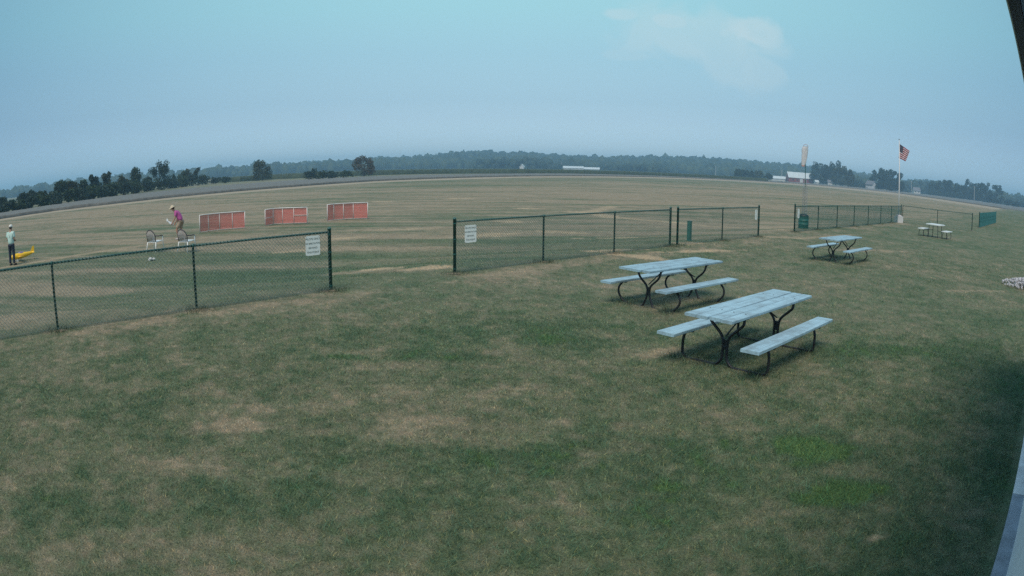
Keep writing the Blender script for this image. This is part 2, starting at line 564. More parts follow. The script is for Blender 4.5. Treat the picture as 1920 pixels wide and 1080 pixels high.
def turf_colour(x, y):
    """albedo of the turf: mix of green grass and summer-dry straw"""
    s = FN.x * x + FN.y * y
    w = FD.x * x + FD.y * y
    field = sstep(s, 11.6, 14.5)
    big = fbm(x * .22, y * .22, 3, 4)
    mid = fbm(x * .9, y * .9, 17, 4, .6)
    fine = fbm(x * 3.4, y * 3.4, 29, 4, .75)
    grain = fbm(x * 11.0, y * 11.0, 63, 2, .8)
    dry = np.clip(.44 + (big - .5) * .55 + (mid - .5) * .66 + (fine - .5) * 1.0 + (grain - .5) * .65, 0, 1)
    near = sstep(np.hypot(x - 5.5, y - 3.5), 7.5, 2.0)       # greener, darker turf towards the clubhouse
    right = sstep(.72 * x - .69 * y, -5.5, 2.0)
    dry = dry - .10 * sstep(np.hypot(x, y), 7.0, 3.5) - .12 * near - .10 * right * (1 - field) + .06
    # airfield: drier, mown in passes
    strp = np.sin((y * .985 - x * .17) * 2 * math.pi / 3.4 + (fbm(x * .05, y * .05, 8, 2) - .5) * 9)
    streak = fbm(x * .11, y * .95, 41, 4, .7)
    fdry = np.clip(.83 + (fbm(x * .035, y * .05, 53, 4) - .5) * 1.1 + (streak - .5) * 1.75 + (fbm(x * .05, y * .42, 77, 3) - .5) * .9 + strp * .16 * sstep(w, -8, 40)
                   + (fine - .5) * .55, 0, 1)
    fdry = fdry - .20 * sstep(s, 70, 115) + .05 * sstep(s, 18, 40) * (1 - sstep(s, 70, 110))
    dry = dry * (1 - field) + fdry * field
    # trampled strip along the fence
    dry = dry + .30 * np.exp(-((s - 12.0) / .55) ** 2) * sstep(mid, .35, .6)
    for q in LUSH:
        dry = dry - spot(x, y, q)
    sand = np.zeros_like(dry)
    for q in DRY:
        v = spot(x, y, q) * 1.7
        dry = dry + v * .8
        sand = np.maximum(sand, v - .28)
    for a, b, wd, st in TRACKS:
        v = 1.5 * st * (1 - sstep(seg_dist(x, y, a, b) + (fine - .5) * wd * .9, wd * .5, wd * 1.5))
        dry = dry + v * .6
        sand = np.maximum(sand, v - .3)
    lush = sstep(-dry, 0.02, .30)
    dry = np.clip(dry, 0, 1)
    sand = np.clip(sand, 0, 1)
    stops = np.array([0, .25, .5, .75, 1.0])
    rr = np.interp(dry, stops, [.078, .106, .146, .196, .282])
    gg = np.interp(dry, stops, [.126, .146, .168, .194, .242])
    bb = np.interp(dry, stops, [.072, .088, .110, .136, .178])
    lush = lush * .75
    rr = rr * (1 - lush) + .082 * lush
    gg = gg * (1 - lush) + .158 * lush
    bb = bb * (1 - lush) + .058 * lush
    rr = rr * (1 - sand) + .42 * sand
    gg = gg * (1 - sand) + .34 * sand
    bb = bb * (1 - sand) + .235 * sand
    return np.stack([rr, gg, bb, np.ones_like(rr)], -1)


def color_mesh(name, verts, faces, cols, material, kind=None, smooth=True):
    me = bpy.data.meshes.new(name)
    nv, nf = len(verts), len(faces)
    k = faces.shape[1]
    me.vertices.add(nv)
    me.vertices.foreach_set('co', np.asarray(verts, np.float32).ravel())
    me.loops.add(nf * k)
    me.loops.foreach_set('vertex_index', faces.astype(np.int32).ravel())
    me.polygons.add(nf)
    me.polygons.foreach_set('loop_start', (np.arange(nf) * k).astype(np.int32))
    me.update(calc_edges=True)
    if smooth:
        me.polygons.foreach_set('use_smooth', np.ones(nf, bool))
    if cols is not None:
        ca = me.color_attributes.new('tone', 'FLOAT_COLOR', 'POINT')
        ca.data.foreach_set('color', np.asarray(cols, np.float32).ravel())
    me.materials.append(material)
    o = bpy.data.objects.new(name, me)
    COL.objects.link(o)
    if kind:
        o['kind'] = kind
    return o


def turf_material(name, blades):
    m_ = bpy.data.materials.new(name)
    m_.use_nodes = True
    t = m_.node_tree
    p = t.nodes['Principled BSDF']
    at = N(t, 'ShaderNodeAttribute', attribute_name='tone')
    col = at.outputs['Color']
    if blades:
        g = N(t, 'ShaderNodeNewGeometry')
        v = ramp(t, g.outputs['Random Per Island'], [(0, (.50, .50, .48)), (.5, (.95, .95, .95)), (.85, (1.4, 1.38, 1.28)), (1.0, (2.3, 2.2, 2.0))])
        col = mixc(t, 1.0, col, v, 'MULTIPLY')
        t.links.new(col, p.inputs['Base Color'])
        tr = N(t, 'ShaderNodeBsdfTranslucent')
        t.links.new(col, tr.inputs[0])
        mx = N(t, 'ShaderNodeMixShader')
        mx.inputs[0].default_value = .25
        t.links.new(p.outputs[0], mx.inputs[1])
        t.links.new(tr.outputs[0], mx.inputs[2])
        t.links.new(mx.outputs[0], t.nodes['Material Output'].inputs[0])
    else:
        tcn = N(t, 'ShaderNodeTexCoord')
        for sc, lo, hi in ((1.3, .86, 1.14), (9.0, .80, 1.22), (60.0, .72, 1.3)):
            no = N(t, 'ShaderNodeTexNoise')
            no.inputs['Scale'].default_value = sc
            no.inputs['Detail'].default_value = 5
            no.inputs['Roughness'].default_value = .65
            t.links.new(tcn.outputs['Object'], no.inputs['Vector'])
            v = ramp(t, no.outputs[0], [(.3, (lo,) * 3), (.7, (hi, hi * .995, hi * .97))])
            col = mixc(t, 1.0, col, v, 'MULTIPLY')
        t.links.new(col, p.inputs['Base Color'])
        no = N(t, 'ShaderNodeTexNoise')
        no.inputs['Scale'].default_value = 45
        no.inputs['Detail'].default_value = 6
        t.links.new(tcn.outputs['Object'], no.inputs['Vector'])
        bn = N(t, 'ShaderNodeBump')
        bn.inputs['Strength'].default_value = .8
        bn.inputs['Distance'].default_value = .03
        t.links.new(no.outputs[0], bn.inputs['Height'])
        t.links.new(bn.outputs[0], p.inputs['Normal'])
    p.inputs['Roughness'].default_value = .8
    p.inputs['Specular IOR Level'].default_value = .15
    return m_


M['turf'] = turf_material('turf', False)
M['blades'] = turf_material('grass_blades', True)

# ------------------------------------------------------------------ ground: one sheet out to the horizon
az = np.concatenate([np.radians(np.linspace(-60, 60, 620)), np.radians(np.linspace(60, 300, 61)[1:])])
rad = np.concatenate([[0.05, .5, 1.0, 1.5], np.geomspace(2.0, 400, 430), np.geomspace(430, 7000, 30)])
AZ, RD = np.meshgrid(az, rad)
gx, gy = RD * np.sin(AZ), RD * np.cos(AZ)
gz = zt(gx, gy)
bump_ = (fbm(gx * .5, gy * .5, 71, 3) - .5) * .05 * sstep(RD, 1, 8) * (1 - sstep(RD, 40, 90))
gz = gz + bump_ * .0 
nr, na = AZ.shape
idx = np.arange(nr * na).reshape(nr, na)
q = np.stack([idx[:-1, :-1], idx[:-1, 1:], idx[1:, 1:], idx[1:, :-1]], -1).reshape(-1, 4)[:, ::-1]
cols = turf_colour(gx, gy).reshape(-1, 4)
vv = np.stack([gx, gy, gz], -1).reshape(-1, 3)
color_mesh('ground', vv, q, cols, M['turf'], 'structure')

# ------------------------------------------------------------------ turf blades
def blades(n, rmin, rmax, power, h, w, name, label, seed, azr=(-50, 50), fade=(1e3, 2e3, 0, 1e-3)):
    g = np.random.default_rng(seed)
    u = g.random(n)
    rr = (rmin ** power + u * (rmax ** power - rmin ** power)) ** (1 / power)
    a = np.radians(g.uniform(azr[0], azr[1], n))
    x, y = rr * np.sin(a), rr * np.cos(a)
    lat = FN.x * x + FN.y * y
    ok = (lat > -.15) & (g.random(n) > sstep(rr, fade[0], fade[1])) & (g.random(n) < sstep(rr, fade[2], fade[3]))
    base_gain = 1.46
    x, y, rr = x[ok], y[ok], rr[ok]
    n = len(x)
    z = zt(x, y)
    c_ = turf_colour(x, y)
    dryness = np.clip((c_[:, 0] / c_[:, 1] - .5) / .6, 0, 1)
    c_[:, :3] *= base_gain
    # every second blade takes a drier or a greener tone than the turf around it
    k = g.random(n)
    sw = k < .22
    c_[sw, 0] = c_[sw, 0] * 1.35 + .03
    c_[sw, 1] = c_[sw, 1] * 1.15 + .02
    gr = k > .8
    c_[gr, 0] *= .6
    c_[gr, 1] *= .85
    hh = h * (.40 + .6 * g.random(n)) * (1.15 - .5 * dryness)
    lush = (c_[:, 1] > c_[:, 0] * 1.9)
    hh = hh * np.where(lush, 2.0, 1.0)
    ww = w * (.7 + .6 * g.random(n)) * (rr / 6) ** .55
    th = g.uniform(0, 2 * np.pi, n)
    ln = g.uniform(.5, 2.2, n) * hh
    la = g.uniform(0, 2 * np.pi, n)
    bx, by = np.cos(th) * ww / 2, np.sin(th) * ww / 2
    V = np.empty((n, 3, 3), np.float32)
    V[:, 0] = np.stack([x - bx, y - by, z - .004], -1)
    V[:, 1] = np.stack([x + bx, y + by, z - .004], -1)
    V[:, 2] = np.stack([x + ln * np.cos(la), y + ln * np.sin(la), z + hh], -1)
    F_ = np.arange(n * 3).reshape(n, 3)
    o = color_mesh(name, V.reshape(-1, 3), F_, np.repeat(c_, 3, 0), M['blades'], 'stuff', smooth=False)
    tag(o, label, 'grass')
    return o


blades(1050000, 2.6, 15.0, 1.2, .034, .0050, 'lawn_grass', 'short dry green lawn grass around the picnic tables', 5, (-62, 54), (7, 15, 0, 1e-3))
blades(380000, 8.0, 36.0, 1.1, .036, .0062, 'field_grass', 'sparse mown grass of the airfield beyond the fence', 6, (-54, 56), (22, 36, 8, 15))


# ------------------------------------------------------------------ far crop fields
def poly_slab(name, near, far, z0, z1, material, rows=6, rough=.0, kind='structure', seed=3, sub=40):
    """raised crop: near and far are matching polylines of equal count"""
    def resample(pl, n):
        pl = np.array(pl, float)
        t = np.linspace(0, len(pl) - 1, n)
        return np.stack([np.interp(t, np.arange(len(pl)), pl[:, k]) for k in (0, 1)], -1)
    n = len(near) * sub
    A_, B_ = resample(near, n), resample(far, n)
    g = np.random.default_rng(seed)
    vs, fs = [], []
    for j in range(rows + 1):
        t = (j / rows) ** 1.6
        P = A_ * (1 - t) + B_ * t
        hh = z1 + (fbm(P[:, 0] * .35, P[:, 1] * .35, seed, 3) - .5) * rough * 2
        vs.append(np.c_[P, hh])
    base = np.c_[A_, np.full(n, z0)]
    rowsv = [base] + vs
    V = np.concatenate(rowsv)
    fc = []
    for j in range(len(rowsv) - 1):
        a = j * n + np.arange(n - 1)
        fc.append(np.stack([a, a + 1, a + n + 1, a + n], -1))
    o = color_mesh(name, V, np.concatenate(fc), None, material, kind, smooth=False)
    return o


def crop_mat(name, a, b, sc):
    m_ = mat(name, a, .85, sc, .12, col2=b, detail=8)
    return m_


M['beans'] = crop_mat('bean_leaves', (.120, .125, .115), (.175, .175, .160), 1.2)
M['corn'] = crop_mat('corn_leaves', (.026, .048, .028), (.050, .078, .044), .8)
M['verge'] = mat('dry_verge', (.34, .29, .21), .95, .4, .15)
bean_near = [(-62.48, 53.42), (-65.05, 62.62), (-61.65, 71.78), (-56.12, 78.83), (-46.69, 97.63), (-38.81, 115.97), (-29.82, 144.53), (-14.92, 172.17), (6.35, 213.81), (30.73, 249.14), (64.63, 293.59), (112.46, 339.04), (170.70, 392.65), (203.13, 377.23), (236.79, 361.10), (208.03, 252.94), (200.21, 193.89), (218.50, 184.26)]
bean_far = [(-80.59, 68.97), (-79.42, 76.52), (-77.17, 89.90), (-78.96, 110.97), (-69.70, 145.77), (-58.50, 174.84), (-42.42, 205.56), (-19.51, 225.08), (8.17, 275.68), (40.95, 332.09), (89.87, 408.34), (149.31, 450.18), (210.13, 483.39), (303.40, 563.51), (350.90, 535.23), (406.45, 494.37), (459.61, 445.37), (489.12, 412.75)]
poly_slab('bean_field', bean_near, bean_far, -.28, .10, M['beans'], 26, .07, seed=5)
verge_near = [(-58.61, 50.10), (-60.62, 58.35), (-57.22, 66.61), (-51.34, 72.11), (-42.24, 88.33), (-34.66, 103.59), (-26.53, 128.59), (-13.02, 150.33), (5.52, 185.93), (26.14, 211.87), (54.15, 245.97), (91.48, 275.74), (125.73, 289.17), (149.74, 278.04), (167.10, 254.79), (153.17, 186.20), (153.90, 149.00), (167.34, 141.07)]
poly_slab('dirt_path', verge_near, bean_near, -.276, -.276, M['verge'], 2)
corn_near = [(-113.04, 236.45), (-101.40, 236.89), (-93.69, 252.51), (-74.36, 255.93), (-56.40, 273.31), (-25.21, 290.91), (8.77, 295.87), (37.94, 307.67), (73.08, 332.05), (119.63, 360.68), (147.30, 371.89)]
corn_far = [(-142.33, 297.73), (-133.79, 312.57), (-121.75, 328.14), (-111.61, 384.11), (-84.90, 411.33), (-37.15, 428.39), (13.01, 439.81), (55.04, 446.62), (98.84, 449.25), (147.92, 446.11), (176.73, 446.28)]
poly_slab('corn_field', corn_near, corn_far, -.3, 1.55, M['corn'], 14, .16, seed=9)

# ------------------------------------------------------------------ wooded hill far behind
ridge = [(-0.8625, -0.01225), (-0.6906, -0.00381), (-0.5307, 0.00105), (-0.4694, 0.00370), (-0.4460, 0.00491), (-0.4227, 0.00698), (-0.3905, 0.00826), (-0.3302, 0.00834), (-0.2805, 0.00977), (-0.2336, 0.00698), (-0.1942, 0.01334), (-0.1574, 0.01295), (-0.1208, 0.01632), (-0.0843, 0.01913), (-0.0356, 0.02020), (-0.0015, 0.01998), (0.0294, 0.01872), (0.0720, 0.01667), (0.1225, 0.01435), (0.1459, 0.01585), (0.1905, 0.01823), (0.2536, 0.01985), (0.3240, 0.02056), (0.3851, 0.01902), (0.4430, 0.01894), (0.5107, 0.01510), (0.5906, 0.00997), (0.6101, 0.01340), (0.6297, 0.01380), (0.6786, 0.01115), (0.7342, 0.00955), (0.7816, 0.00736), (0.8399, 0.00526)]
ridge = np.array(ridge)
RD_HILL = 1500.0
haz = np.linspace(ridge[0, 0], ridge[-1, 0], 260)
hel = np.interp(haz, ridge[:, 0], ridge[:, 1])
TREEH = 10.0
htop = np.maximum(CAMH + hel * RD_HILL - TREEH, -.3)
rows_ = np.array([950, 1050, 1150, 1250, 1350, 1450, 1520, 1700, 2000.])
prof = np.array([-.05, .12, .38, .62, .84, .98, 1.0, .9, .3])
hx = rows_[:, None] * np.sin(haz)[None]
hy = rows_[:, None] * np.cos(haz)[None]
hzz = -.35 + prof[:, None] * (htop + .35)[None]
nn = np.arange(hx.size).reshape(hx.shape)
fq = np.stack([nn[:-1, :-1], nn[:-1, 1:], nn[1:, 1:], nn[1:, :-1]], -1).reshape(-1, 4)
M['hill'] = mat('hill_floor', (.03, .045, .02), .95, .02, .2)
color_mesh('hill', np.stack([hx, hy, hzz], -1).reshape(-1, 3), fq, None, M['hill'], 'structure')


def ico():
    t = (1 + 5 ** .5) / 2
    v = np.array([(-1, t, 0), (1, t, 0), (-1, -t, 0), (1, -t, 0), (0, -1, t), (0, 1, t), (0, -1, -t), (0, 1, -t),
                  (t, 0, -1), (t, 0, 1), (-t, 0, -1), (-t, 0, 1)], float)
    v /= np.linalg.norm(v[0])
    f = [(0, 11, 5), (0, 5, 1), (0, 1, 7), (0, 7, 10), (0, 10, 11), (1, 5, 9), (5, 11, 4), (11, 10, 2), (10, 7, 6), (7, 1, 8),
         (3, 9, 4), (3, 4, 2), (3, 2, 6), (3, 6, 8), (3, 8, 9), (4, 9, 5), (2, 4, 11), (6, 2, 10), (8, 6, 7), (9, 8, 1)]
    v = [tuple(p) for p in v]
    out, cache = [], {}

    def midp(a, b):
        k = (min(a, b), max(a, b))
        if k not in cache:
            p = (np.array(v[a]) + np.array(v[b])) / 2
            p /= np.linalg.norm(p)
            v.append(tuple(p))
            cache[k] = len(v) - 1
        return cache[k]
    for a, b, c_ in f:
        ab, bc, ca = midp(a, b), midp(b, c_), midp(c_, a)
        out += [(a, ab, ca), (b, bc, ab), (c_, ca, bc), (ab, bc, ca)]
    return np.array(v), np.array(out)


IV, IF = ico()


def canopy_mass(name, pts, sizes, material, label, seed):
    """far woods: thousands of rough crowns merged into one canopy"""
    g = np.random.default_rng(seed)
    n = len(pts)
    nv = len(IV)
    V = np.empty((n, nv, 3), np.float32)
    jit = 1 + g.normal(0, .17, (n, nv, 1))
    sc = sizes[:, None, None] * np.stack([g.uniform(.8, 1.25, n), g.uniform(.8, 1.25, n), g.uniform(.8, 1.3, n)], -1)[:, None, :]
    V[:] = IV[None] * jit * sc + pts[:, None, :]
    F_ = (IF[None] + (np.arange(n) * nv)[:, None, None]).reshape(-1, 3)
    o = color_mesh(name, V.reshape(-1, 3), F_, None, material, 'stuff', smooth=False)
    return tag(o, label, 'woods')


def hill_z(a, r):
    h = np.interp(a, haz, htop)
    return -.35 + np.interp(r, rows_, prof) * (h + .35)


n_ = 5200
ca = rng.uniform(haz[0], haz[-1], n_)
cr = rng.uniform(940, 1545, n_)
sz = rng.uniform(3.6, 7.5, n_) * np.where(rng.random(n_) < .08, 1.25, 1)
hgt = hill_z(ca, cr) + sz * .75 + rng.uniform(-1, 3.0, n_)
keep = np.interp(ca, haz, htop) > -10
M['far_leaf'] = leaf_mat('far_leaf', (.022, .045, .018), (.075, .105, .038))
canopy_mass('far_forest', np.stack([cr * np.sin(ca), cr * np.cos(ca), hgt], -1), sz, M['far_leaf'],
            'hazy blue green wooded ridge along the horizon', 21)


def canopy_strip(px_list, R0, R1, hmin, hmax, n, material, label, seed, name='far_woods'):
    """a lower belt of trees in front of the ridge; px_list = (azimuth, elevation of its top)"""
    g = np.random.default_rng(seed)
    pl = np.array(px_list)
    a = g.uniform(pl[0, 0], pl[-1, 0], n)
    r = g.uniform(R0, R1, n)
    top = CAMH + np.interp(a, pl[:, 0], pl[:, 1]) * R0
    s_ = g.uniform(hmin, hmax, n)
    z = -.3 + (top + .3 - s_ * 1.1) * np.sqrt(g.random(n)) 
    z = np.maximum(z, .6)
    return canopy_mass(name, np.stack([r * np.sin(a), r * np.cos(a), z], -1), s_, material, label, seed + 1)


canopy_strip([(-0.0602, 0.00096), (-0.0533, 0.01115), (-0.0285, 0.01354), (-0.0015, 0.01290), (0.0294, 0.01558), (0.0527, 0.01199), (0.0698, 0.00445), (0.1148, 0.00472), (0.1459, 0.00800), (0.1929, 0.01047), (0.2244, 0.00789)], 780, 860, 2.5, 4.5, 700,
             M['leaf_dark'], 'darker belt of woods at the foot of the ridge', 33)
canopy_strip([(0.5888, 0.01135), (0.6100, 0.01572), (0.6296, 0.01650), (0.6566, 0.01924), (0.6877, 0.01672), (0.7154, 0.01512), (0.7529, 0.01167), (0.7739, 0.00988), (0.7854, 0.00781), (0.7949, 0.01158), (0.8200, 0.01495), (0.8594, 0.01220)], 820, 900, 3.0, 5.5, 520,
             M['leaf_dark'], 'bluish belt of woods behind the lower right bean field', 35)
canopy_strip([(0.5073, 0.01093), (0.5141, 0.01540), (0.5210, 0.01444), (0.5322, 0.01232), (0.5451, 0.01270)], 780, 840, 2.5, 4.0, 90,
             M['leaf_green'], 'far green copse behind the white farmhouse', 37)


# ------------------------------------------------------------------ individual trees
def crown_mesh(clumps, nleaf, leaf, seed, fuzz=.85):
    """leaf-sized faces through a cluster of clumps; clumps = (x, y, z, r) in unit crown space"""
    g = np.random.default_rng(seed)
    vol = np.array([c_[3] ** 2 for c_ in clumps])
    cnt = np.maximum((nleaf * vol / vol.sum()).astype(int), 8)
    P = []
    for (x, y, z, r), k in zip(clumps, cnt):
        d = g.normal(size=(k, 3))
        d /= np.linalg.norm(d, axis=1)[:, None]
        rr = r * (.40 + fuzz * g.random(k) ** .7)
        P.append(np.array([x, y, z]) + d * rr[:, None] * np.array([1, 1, .85]))
    P = np.concatenate(P)
    n = len(P)
    a = g.normal(size=(n, 3))
    a /= np.linalg.norm(a, axis=1)[:, None]
    b = np.cross(a, g.normal(size=(n, 3)))
    b /= np.linalg.norm(b, axis=1)[:, None]
    s_ = leaf * g.uniform(.6, 1.4, n)[:, None]
    V = np.stack([P - a * s_, P + b * s_ * .6, P + a * s_, P - b * s_ * .6], 1).reshape(-1, 3)
    return V, np.arange(n * 4).reshape(n, 4)


def clumps_for(shape, seed):
    """crown outlines in a unit frame: width 1 (x from -.5 to .5), height 0..1"""
    g = random.Random(seed)
    out = []
    if shape == 'round':
        for _ in range(15):
            a, r = g.uniform(0, 6.28), g.uniform(0, .30)
            z = g.uniform(.24, .84)
            k = math.sin(math.pi * min(max((z - .1) / .85, 0), 1)) ** .6
            out.append((r * k * math.cos(a), r * k * math.sin(a), z, g.uniform(.12, .20)))
    elif shape == 'wide':
        for _ in range(20):
            a, r = g.uniform(0, 6.28), g.uniform(0, .38)
            out.append((r * math.cos(a), r * math.sin(a), g.uniform(.2, .80 - .5 * r), g.uniform(.10, .17)))
    elif shape == 'tall':
        for i in range(14):
            z = .2 + .7 * i / 13
            k = .28 * (1.1 - z)
            a = g.uniform(0, 6.28)
            out.append((k * math.cos(a), k * math.sin(a), z, g.uniform(.09, .17) * (1.25 - z * .5)))
    elif shape == 'twin':
        for _ in range(9):
            out.append((-.27 + g.uniform(-.14, .12), g.uniform(-.15, .15), g.uniform(.42, .66), g.uniform(.07, .12)))
        for _ in range(14):
            out.append((.16 + g.uniform(-.2, .2), g.uniform(-.2, .2), g.uniform(.52, .88), g.uniform(.08, .14)))
        for _ in range(5):
            out.append((.26 + g.uniform(-.1, .1), g.uniform(-.1, .1), g.uniform(.34, .55), g.uniform(.06, .10)))
    elif shape == 'sparse':
        for i in range(13):
            z = .28 + .66 * i / 12
            out.append((-.12 + g.uniform(-.16, .16), g.uniform(-.15, .15), z, g.uniform(.06, .12)))
        for _ in range(5):
            out.append((.28 + g.uniform(-.14, .14), g.uniform(-.1, .1), g.uniform(.22, .42), g.uniform(.06, .10)))
    elif shape == 'lean':
        for i in range(13):
            z = .35 + .55 * i / 12
            out.append((.02 + g.uniform(-.26, .2) + .1 * z, g.uniform(-.15, .15), z, g.uniform(.07, .12)))
        out.append((.36, 0, .62, .06))
        out.append((-.34, 0, .55, .09))
    elif shape == 'vee':
        for i in range(10):
            z = .3 + .6 * i / 9
            out.append((.12 + .28 * z + g.uniform(-.06, .06), g.uniform(-.1, .1), z, g.uniform(.05, .09)))
            out.append((-.1 - .12 * z + g.uniform(-.12, .12), g.uniform(-.15, .15), z * .9, g.uniform(.08, .13)))
    elif shape == 'full':
        for i in range(26):
            z = .12 + .74 * i / 25
            k = .36 * math.sin(math.pi * min(.93, .25 + z * .75)) ** .5
            a = g.uniform(0, 6.28)
            out.append((k * math.cos(a), k * math.sin(a) * .8, z + g.uniform(-.04, .05), g.uniform(.10, .17)))
    elif shape == 'bush':
        for _ in range(13):
            a, r = g.uniform(0, 6.28), g.uniform(0, .38)
            out.append((r * math.cos(a), r * math.sin(a) * .8, g.uniform(.15, .80 - .9 * r * r), g.uniform(.14, .24)))
    # stretch to the full unit frame
    x0, x1 = min(c_[0] - c_[3] for c_ in out), max(c_[0] + c_[3] for c_ in out)
    z1 = max(c_[2] + c_[3] * .85 for c_ in out)
    kx = 1.0 / (x1 - x0)
    rk = 1.12 if shape in ('twin', 'sparse', 'lean', 'vee') else 1.0
    return [((c_[0] - (x0 + x1) / 2) * kx, c_[1] * kx, c_[2] / z1, c_[3] * max(kx, .9) * rk) for c_ in out]


def tree(name, label, cat, pos, w, h, shape, leafmat, seed, nleaf=1100, leaf=.20, group=None, z0=-.28, turn=None, fuzz=.85):
    x, y = pos
    az_ = math.atan2(x, y)
    root = empty(name, (x, y, z0), (-az_ if turn is None else turn), label, cat, group)
    cl = clumps_for(shape, seed)
    V, Fq = crown_mesh(cl, nleaf, 1.0, seed, fuzz)
    # scale clump space to real size, keep leaves real-sized
    cen = V.reshape(-1, 4, 3).mean(1, keepdims=True)
    off = V.reshape(-1, 4, 3) - cen
    V2 = (cen * np.array([w, min(w, h * 1.2), h]) + off * leaf).reshape(-1, 3)
    V2[:, 2] = np.maximum(V2[:, 2], .02)
    cr_ = color_mesh('crown' if shape != 'bush' else 'foliage', V2, Fq, None, leafmat, None, smooth=False)
    cr_.parent = root
    cr_['kind'] = 'stuff'
    # trunk and limbs
    g = random.Random(seed + 5)
    mb = MB()
    tr_ = max(.06, h * .022)
    if shape == 'bush':
        for k in range(5):
            a = g.uniform(0, 6.28)
            mb.tube([(0, 0, 0), (.12 * w * math.cos(a), .12 * w * math.sin(a), h * .3), (.25 * w * math.cos(a), .25 * w * math.sin(a), h * .6)], [.05, .035, .02], 5)
        mb.build('stem', M['bark'], root)
    else:
        top = .62 * h
        lean = .03 * w
        spine = [(0, 0, -.05), (lean * .3, 0, top * .3), (lean, 0, top * .65), (lean * 1.4, 0, top)]
        mb.tube(spine, [tr_ * 1.25, tr_, tr_ * .75, tr_ * .4], 7)
        for (cx_, cy_, cz_, rr) in cl[:: 2]:
            tgt = Vector((cx_ * w, cy_ * min(w, h * 1.2), cz_ * h))
            st = Vector((lean * .6, 0, min(top * .9, max(h * .14, tgt.z * .55))))
            tgt = st.lerp(tgt, .72)
            mid_ = st.lerp(tgt, .5) + Vector((0, 0, -.04 * h))
            mb.tube([st, mid_, tgt], [tr_ * .45, tr_ * .3, tr_ * .12], 5)
        mb.build('trunk', M['bark'], root)
    return root


G_ = 'leaf_green'
# (x, y, height, width) then shape, material, label
LT = 'trees of the hedgerow beyond the left end of the airfield'
left_trees = [
    ((-97.62, 94.69, 2.55, 2.74), 'round', 'leaf_dark', 'dark round tree cut by the left edge of the photo'),
    ((-134.21, 134.49, 1.55, 2.35), 'round', 'leaf_green', 'small hazy tree set back in the gap beside the leftmost tree'),
    ((-96.69, 101.25, 3.04, 2.82), 'round', 'leaf_dark', 'round dark tree, first of the low trio at the left'),
    ((-96.02, 103.25, 3.07, 2.40), 'round', 'leaf_dark', 'round dark tree in the middle of the low trio at the left'),
    ((-95.60, 106.34, 2.94, 2.66), 'wide', 'leaf_green', 'broad tree closing the low trio at the left'),
    ((-96.69, 109.39, 2.71, 1.13), 'tall', 'leaf_dark', 'slim pointed tree just behind the low trio'),
    ((-96.57, 112.15, 2.52, 2.29), 'wide', 'leaf_green', 'low bushy tree left of the tall clump'),
    ((-96.28, 115.02, 4.78, 3.02), 'wide', 'leaf_green', 'tall leafy tree at the left shoulder of the big clump'),
    ((-95.31, 118.41, 4.59, 3.76), 'wide', 'leaf_olive', 'broad olive tree in the middle of the big clump'),
    ((-94.76, 122.66, 4.35, 2.16), 'round', 'leaf_green', 'small round crown between the broad tree and the leaning one'),
    ((-94.66, 126.50, 5.19, 3.18), 'lean', 'leaf_dark', 'thin leaning tree with bare stem and sky below its crown'),
    ((-93.89, 133.24, 5.62, 3.28), 'sparse', 'leaf_olive', 'sparse upright tree standing alone with one low side limb'),
    ((-95.81, 142.84, 4.85, 3.46), 'wide', 'leaf_olive', 'square bushy olive tree right of the sparse one'),
    ((-97.23, 151.48, 6.05, 3.34), 'round', 'leaf_green', 'taller round topped tree beside the square bushy one'),
    ((-99.27, 162.01, 3.93, 3.53), 'wide', 'leaf_dark', 'low dark tree in the dip left of the tallest tree'),
    ((-102.57, 174.02, 8.36, 5.63), 'twin', 'leaf_dark', 'tallest tree with forked trunk and double crown'),
    ((-104.18, 186.93, 3.99, 1.66), 'tall', 'leaf_green', 'slim low tree right of the tallest forked tree'),
    ((-106.68, 198.10, 4.88, 3.48), 'wide', 'leaf_green', 'bushy tree left of the ragged vee shaped one'),
    ((-107.23, 205.73, 5.99, 5.75), 'vee', 'leaf_olive', 'ragged tree with upright vee limbs at the end of the row'),
]
for i, ((x, y, h, w), shp, mt, lb) in enumerate(left_trees):
    tree('hedgerow_tree', lb, 'tree', (x, y), w * (1.12 if shp in ('round', 'wide', 'vee') else 1.18), h, shp, M[mt], 100 + i, 1900, .26, LT)

# shrubs filling the foot of that hedgerow
SHR = [(-84.01, 82.87, 1.22, 2.37), (-83.72, 85.97, 1.39, 2.41), (-83.95, 89.90, 1.46, 2.67), (-84.48, 94.83, 1.51, 2.75), (-84.93, 99.74, 1.78, 3.04), (-85.23, 104.69, 1.98, 3.34), (-84.97, 108.74, 1.91, 3.20), (-85.99, 114.26, 1.97, 3.10), (-86.86, 119.83, 2.62, 3.21), (-87.00, 124.64, 2.50, 3.53), (-88.45, 132.13, 2.47, 3.69), (-90.75, 141.38, 2.45, 3.90), (-93.26, 151.61, 2.57, 4.13), (-95.95, 162.83, 2.72, 4.68), (-99.24, 175.94, 2.90, 4.69), (-101.94, 188.16, 2.98, 4.31), (-103.48, 199.79, 3.05, 4.53), (-105.79, 212.08, 2.83, 4.40)]
SHR_L = ['dark shrub at the left edge under the tree the photo cuts off', 'dark shrub in the gap under the small hazy tree', 'dark shrub below the first of the three low round trees',
         'green shrub below the last of the three low round trees', 'dark shrub below the slim pointed tree', 'green shrub under the left shoulder of the big tree clump',
         'dark shrub under the broad olive tree of the big clump', 'green shrub under the small crown beside the leaning tree', 'dark shrub in the open gap right of the leaning tree',
         'green shrub at the foot of the sparse lone tree', 'dark shrub under the square bushy olive tree', 'green shrub under the taller round topped tree',
         'dark shrub in the dip left of the tallest hedgerow tree', 'green shrub at the foot of the tallest forked tree', 'dark shrub just right of the tallest forked tree',
         'green shrub left of the ragged vee shaped tree', 'dark shrub under the ragged vee shaped tree', 'green shrub at the right end of the left hedgerow']
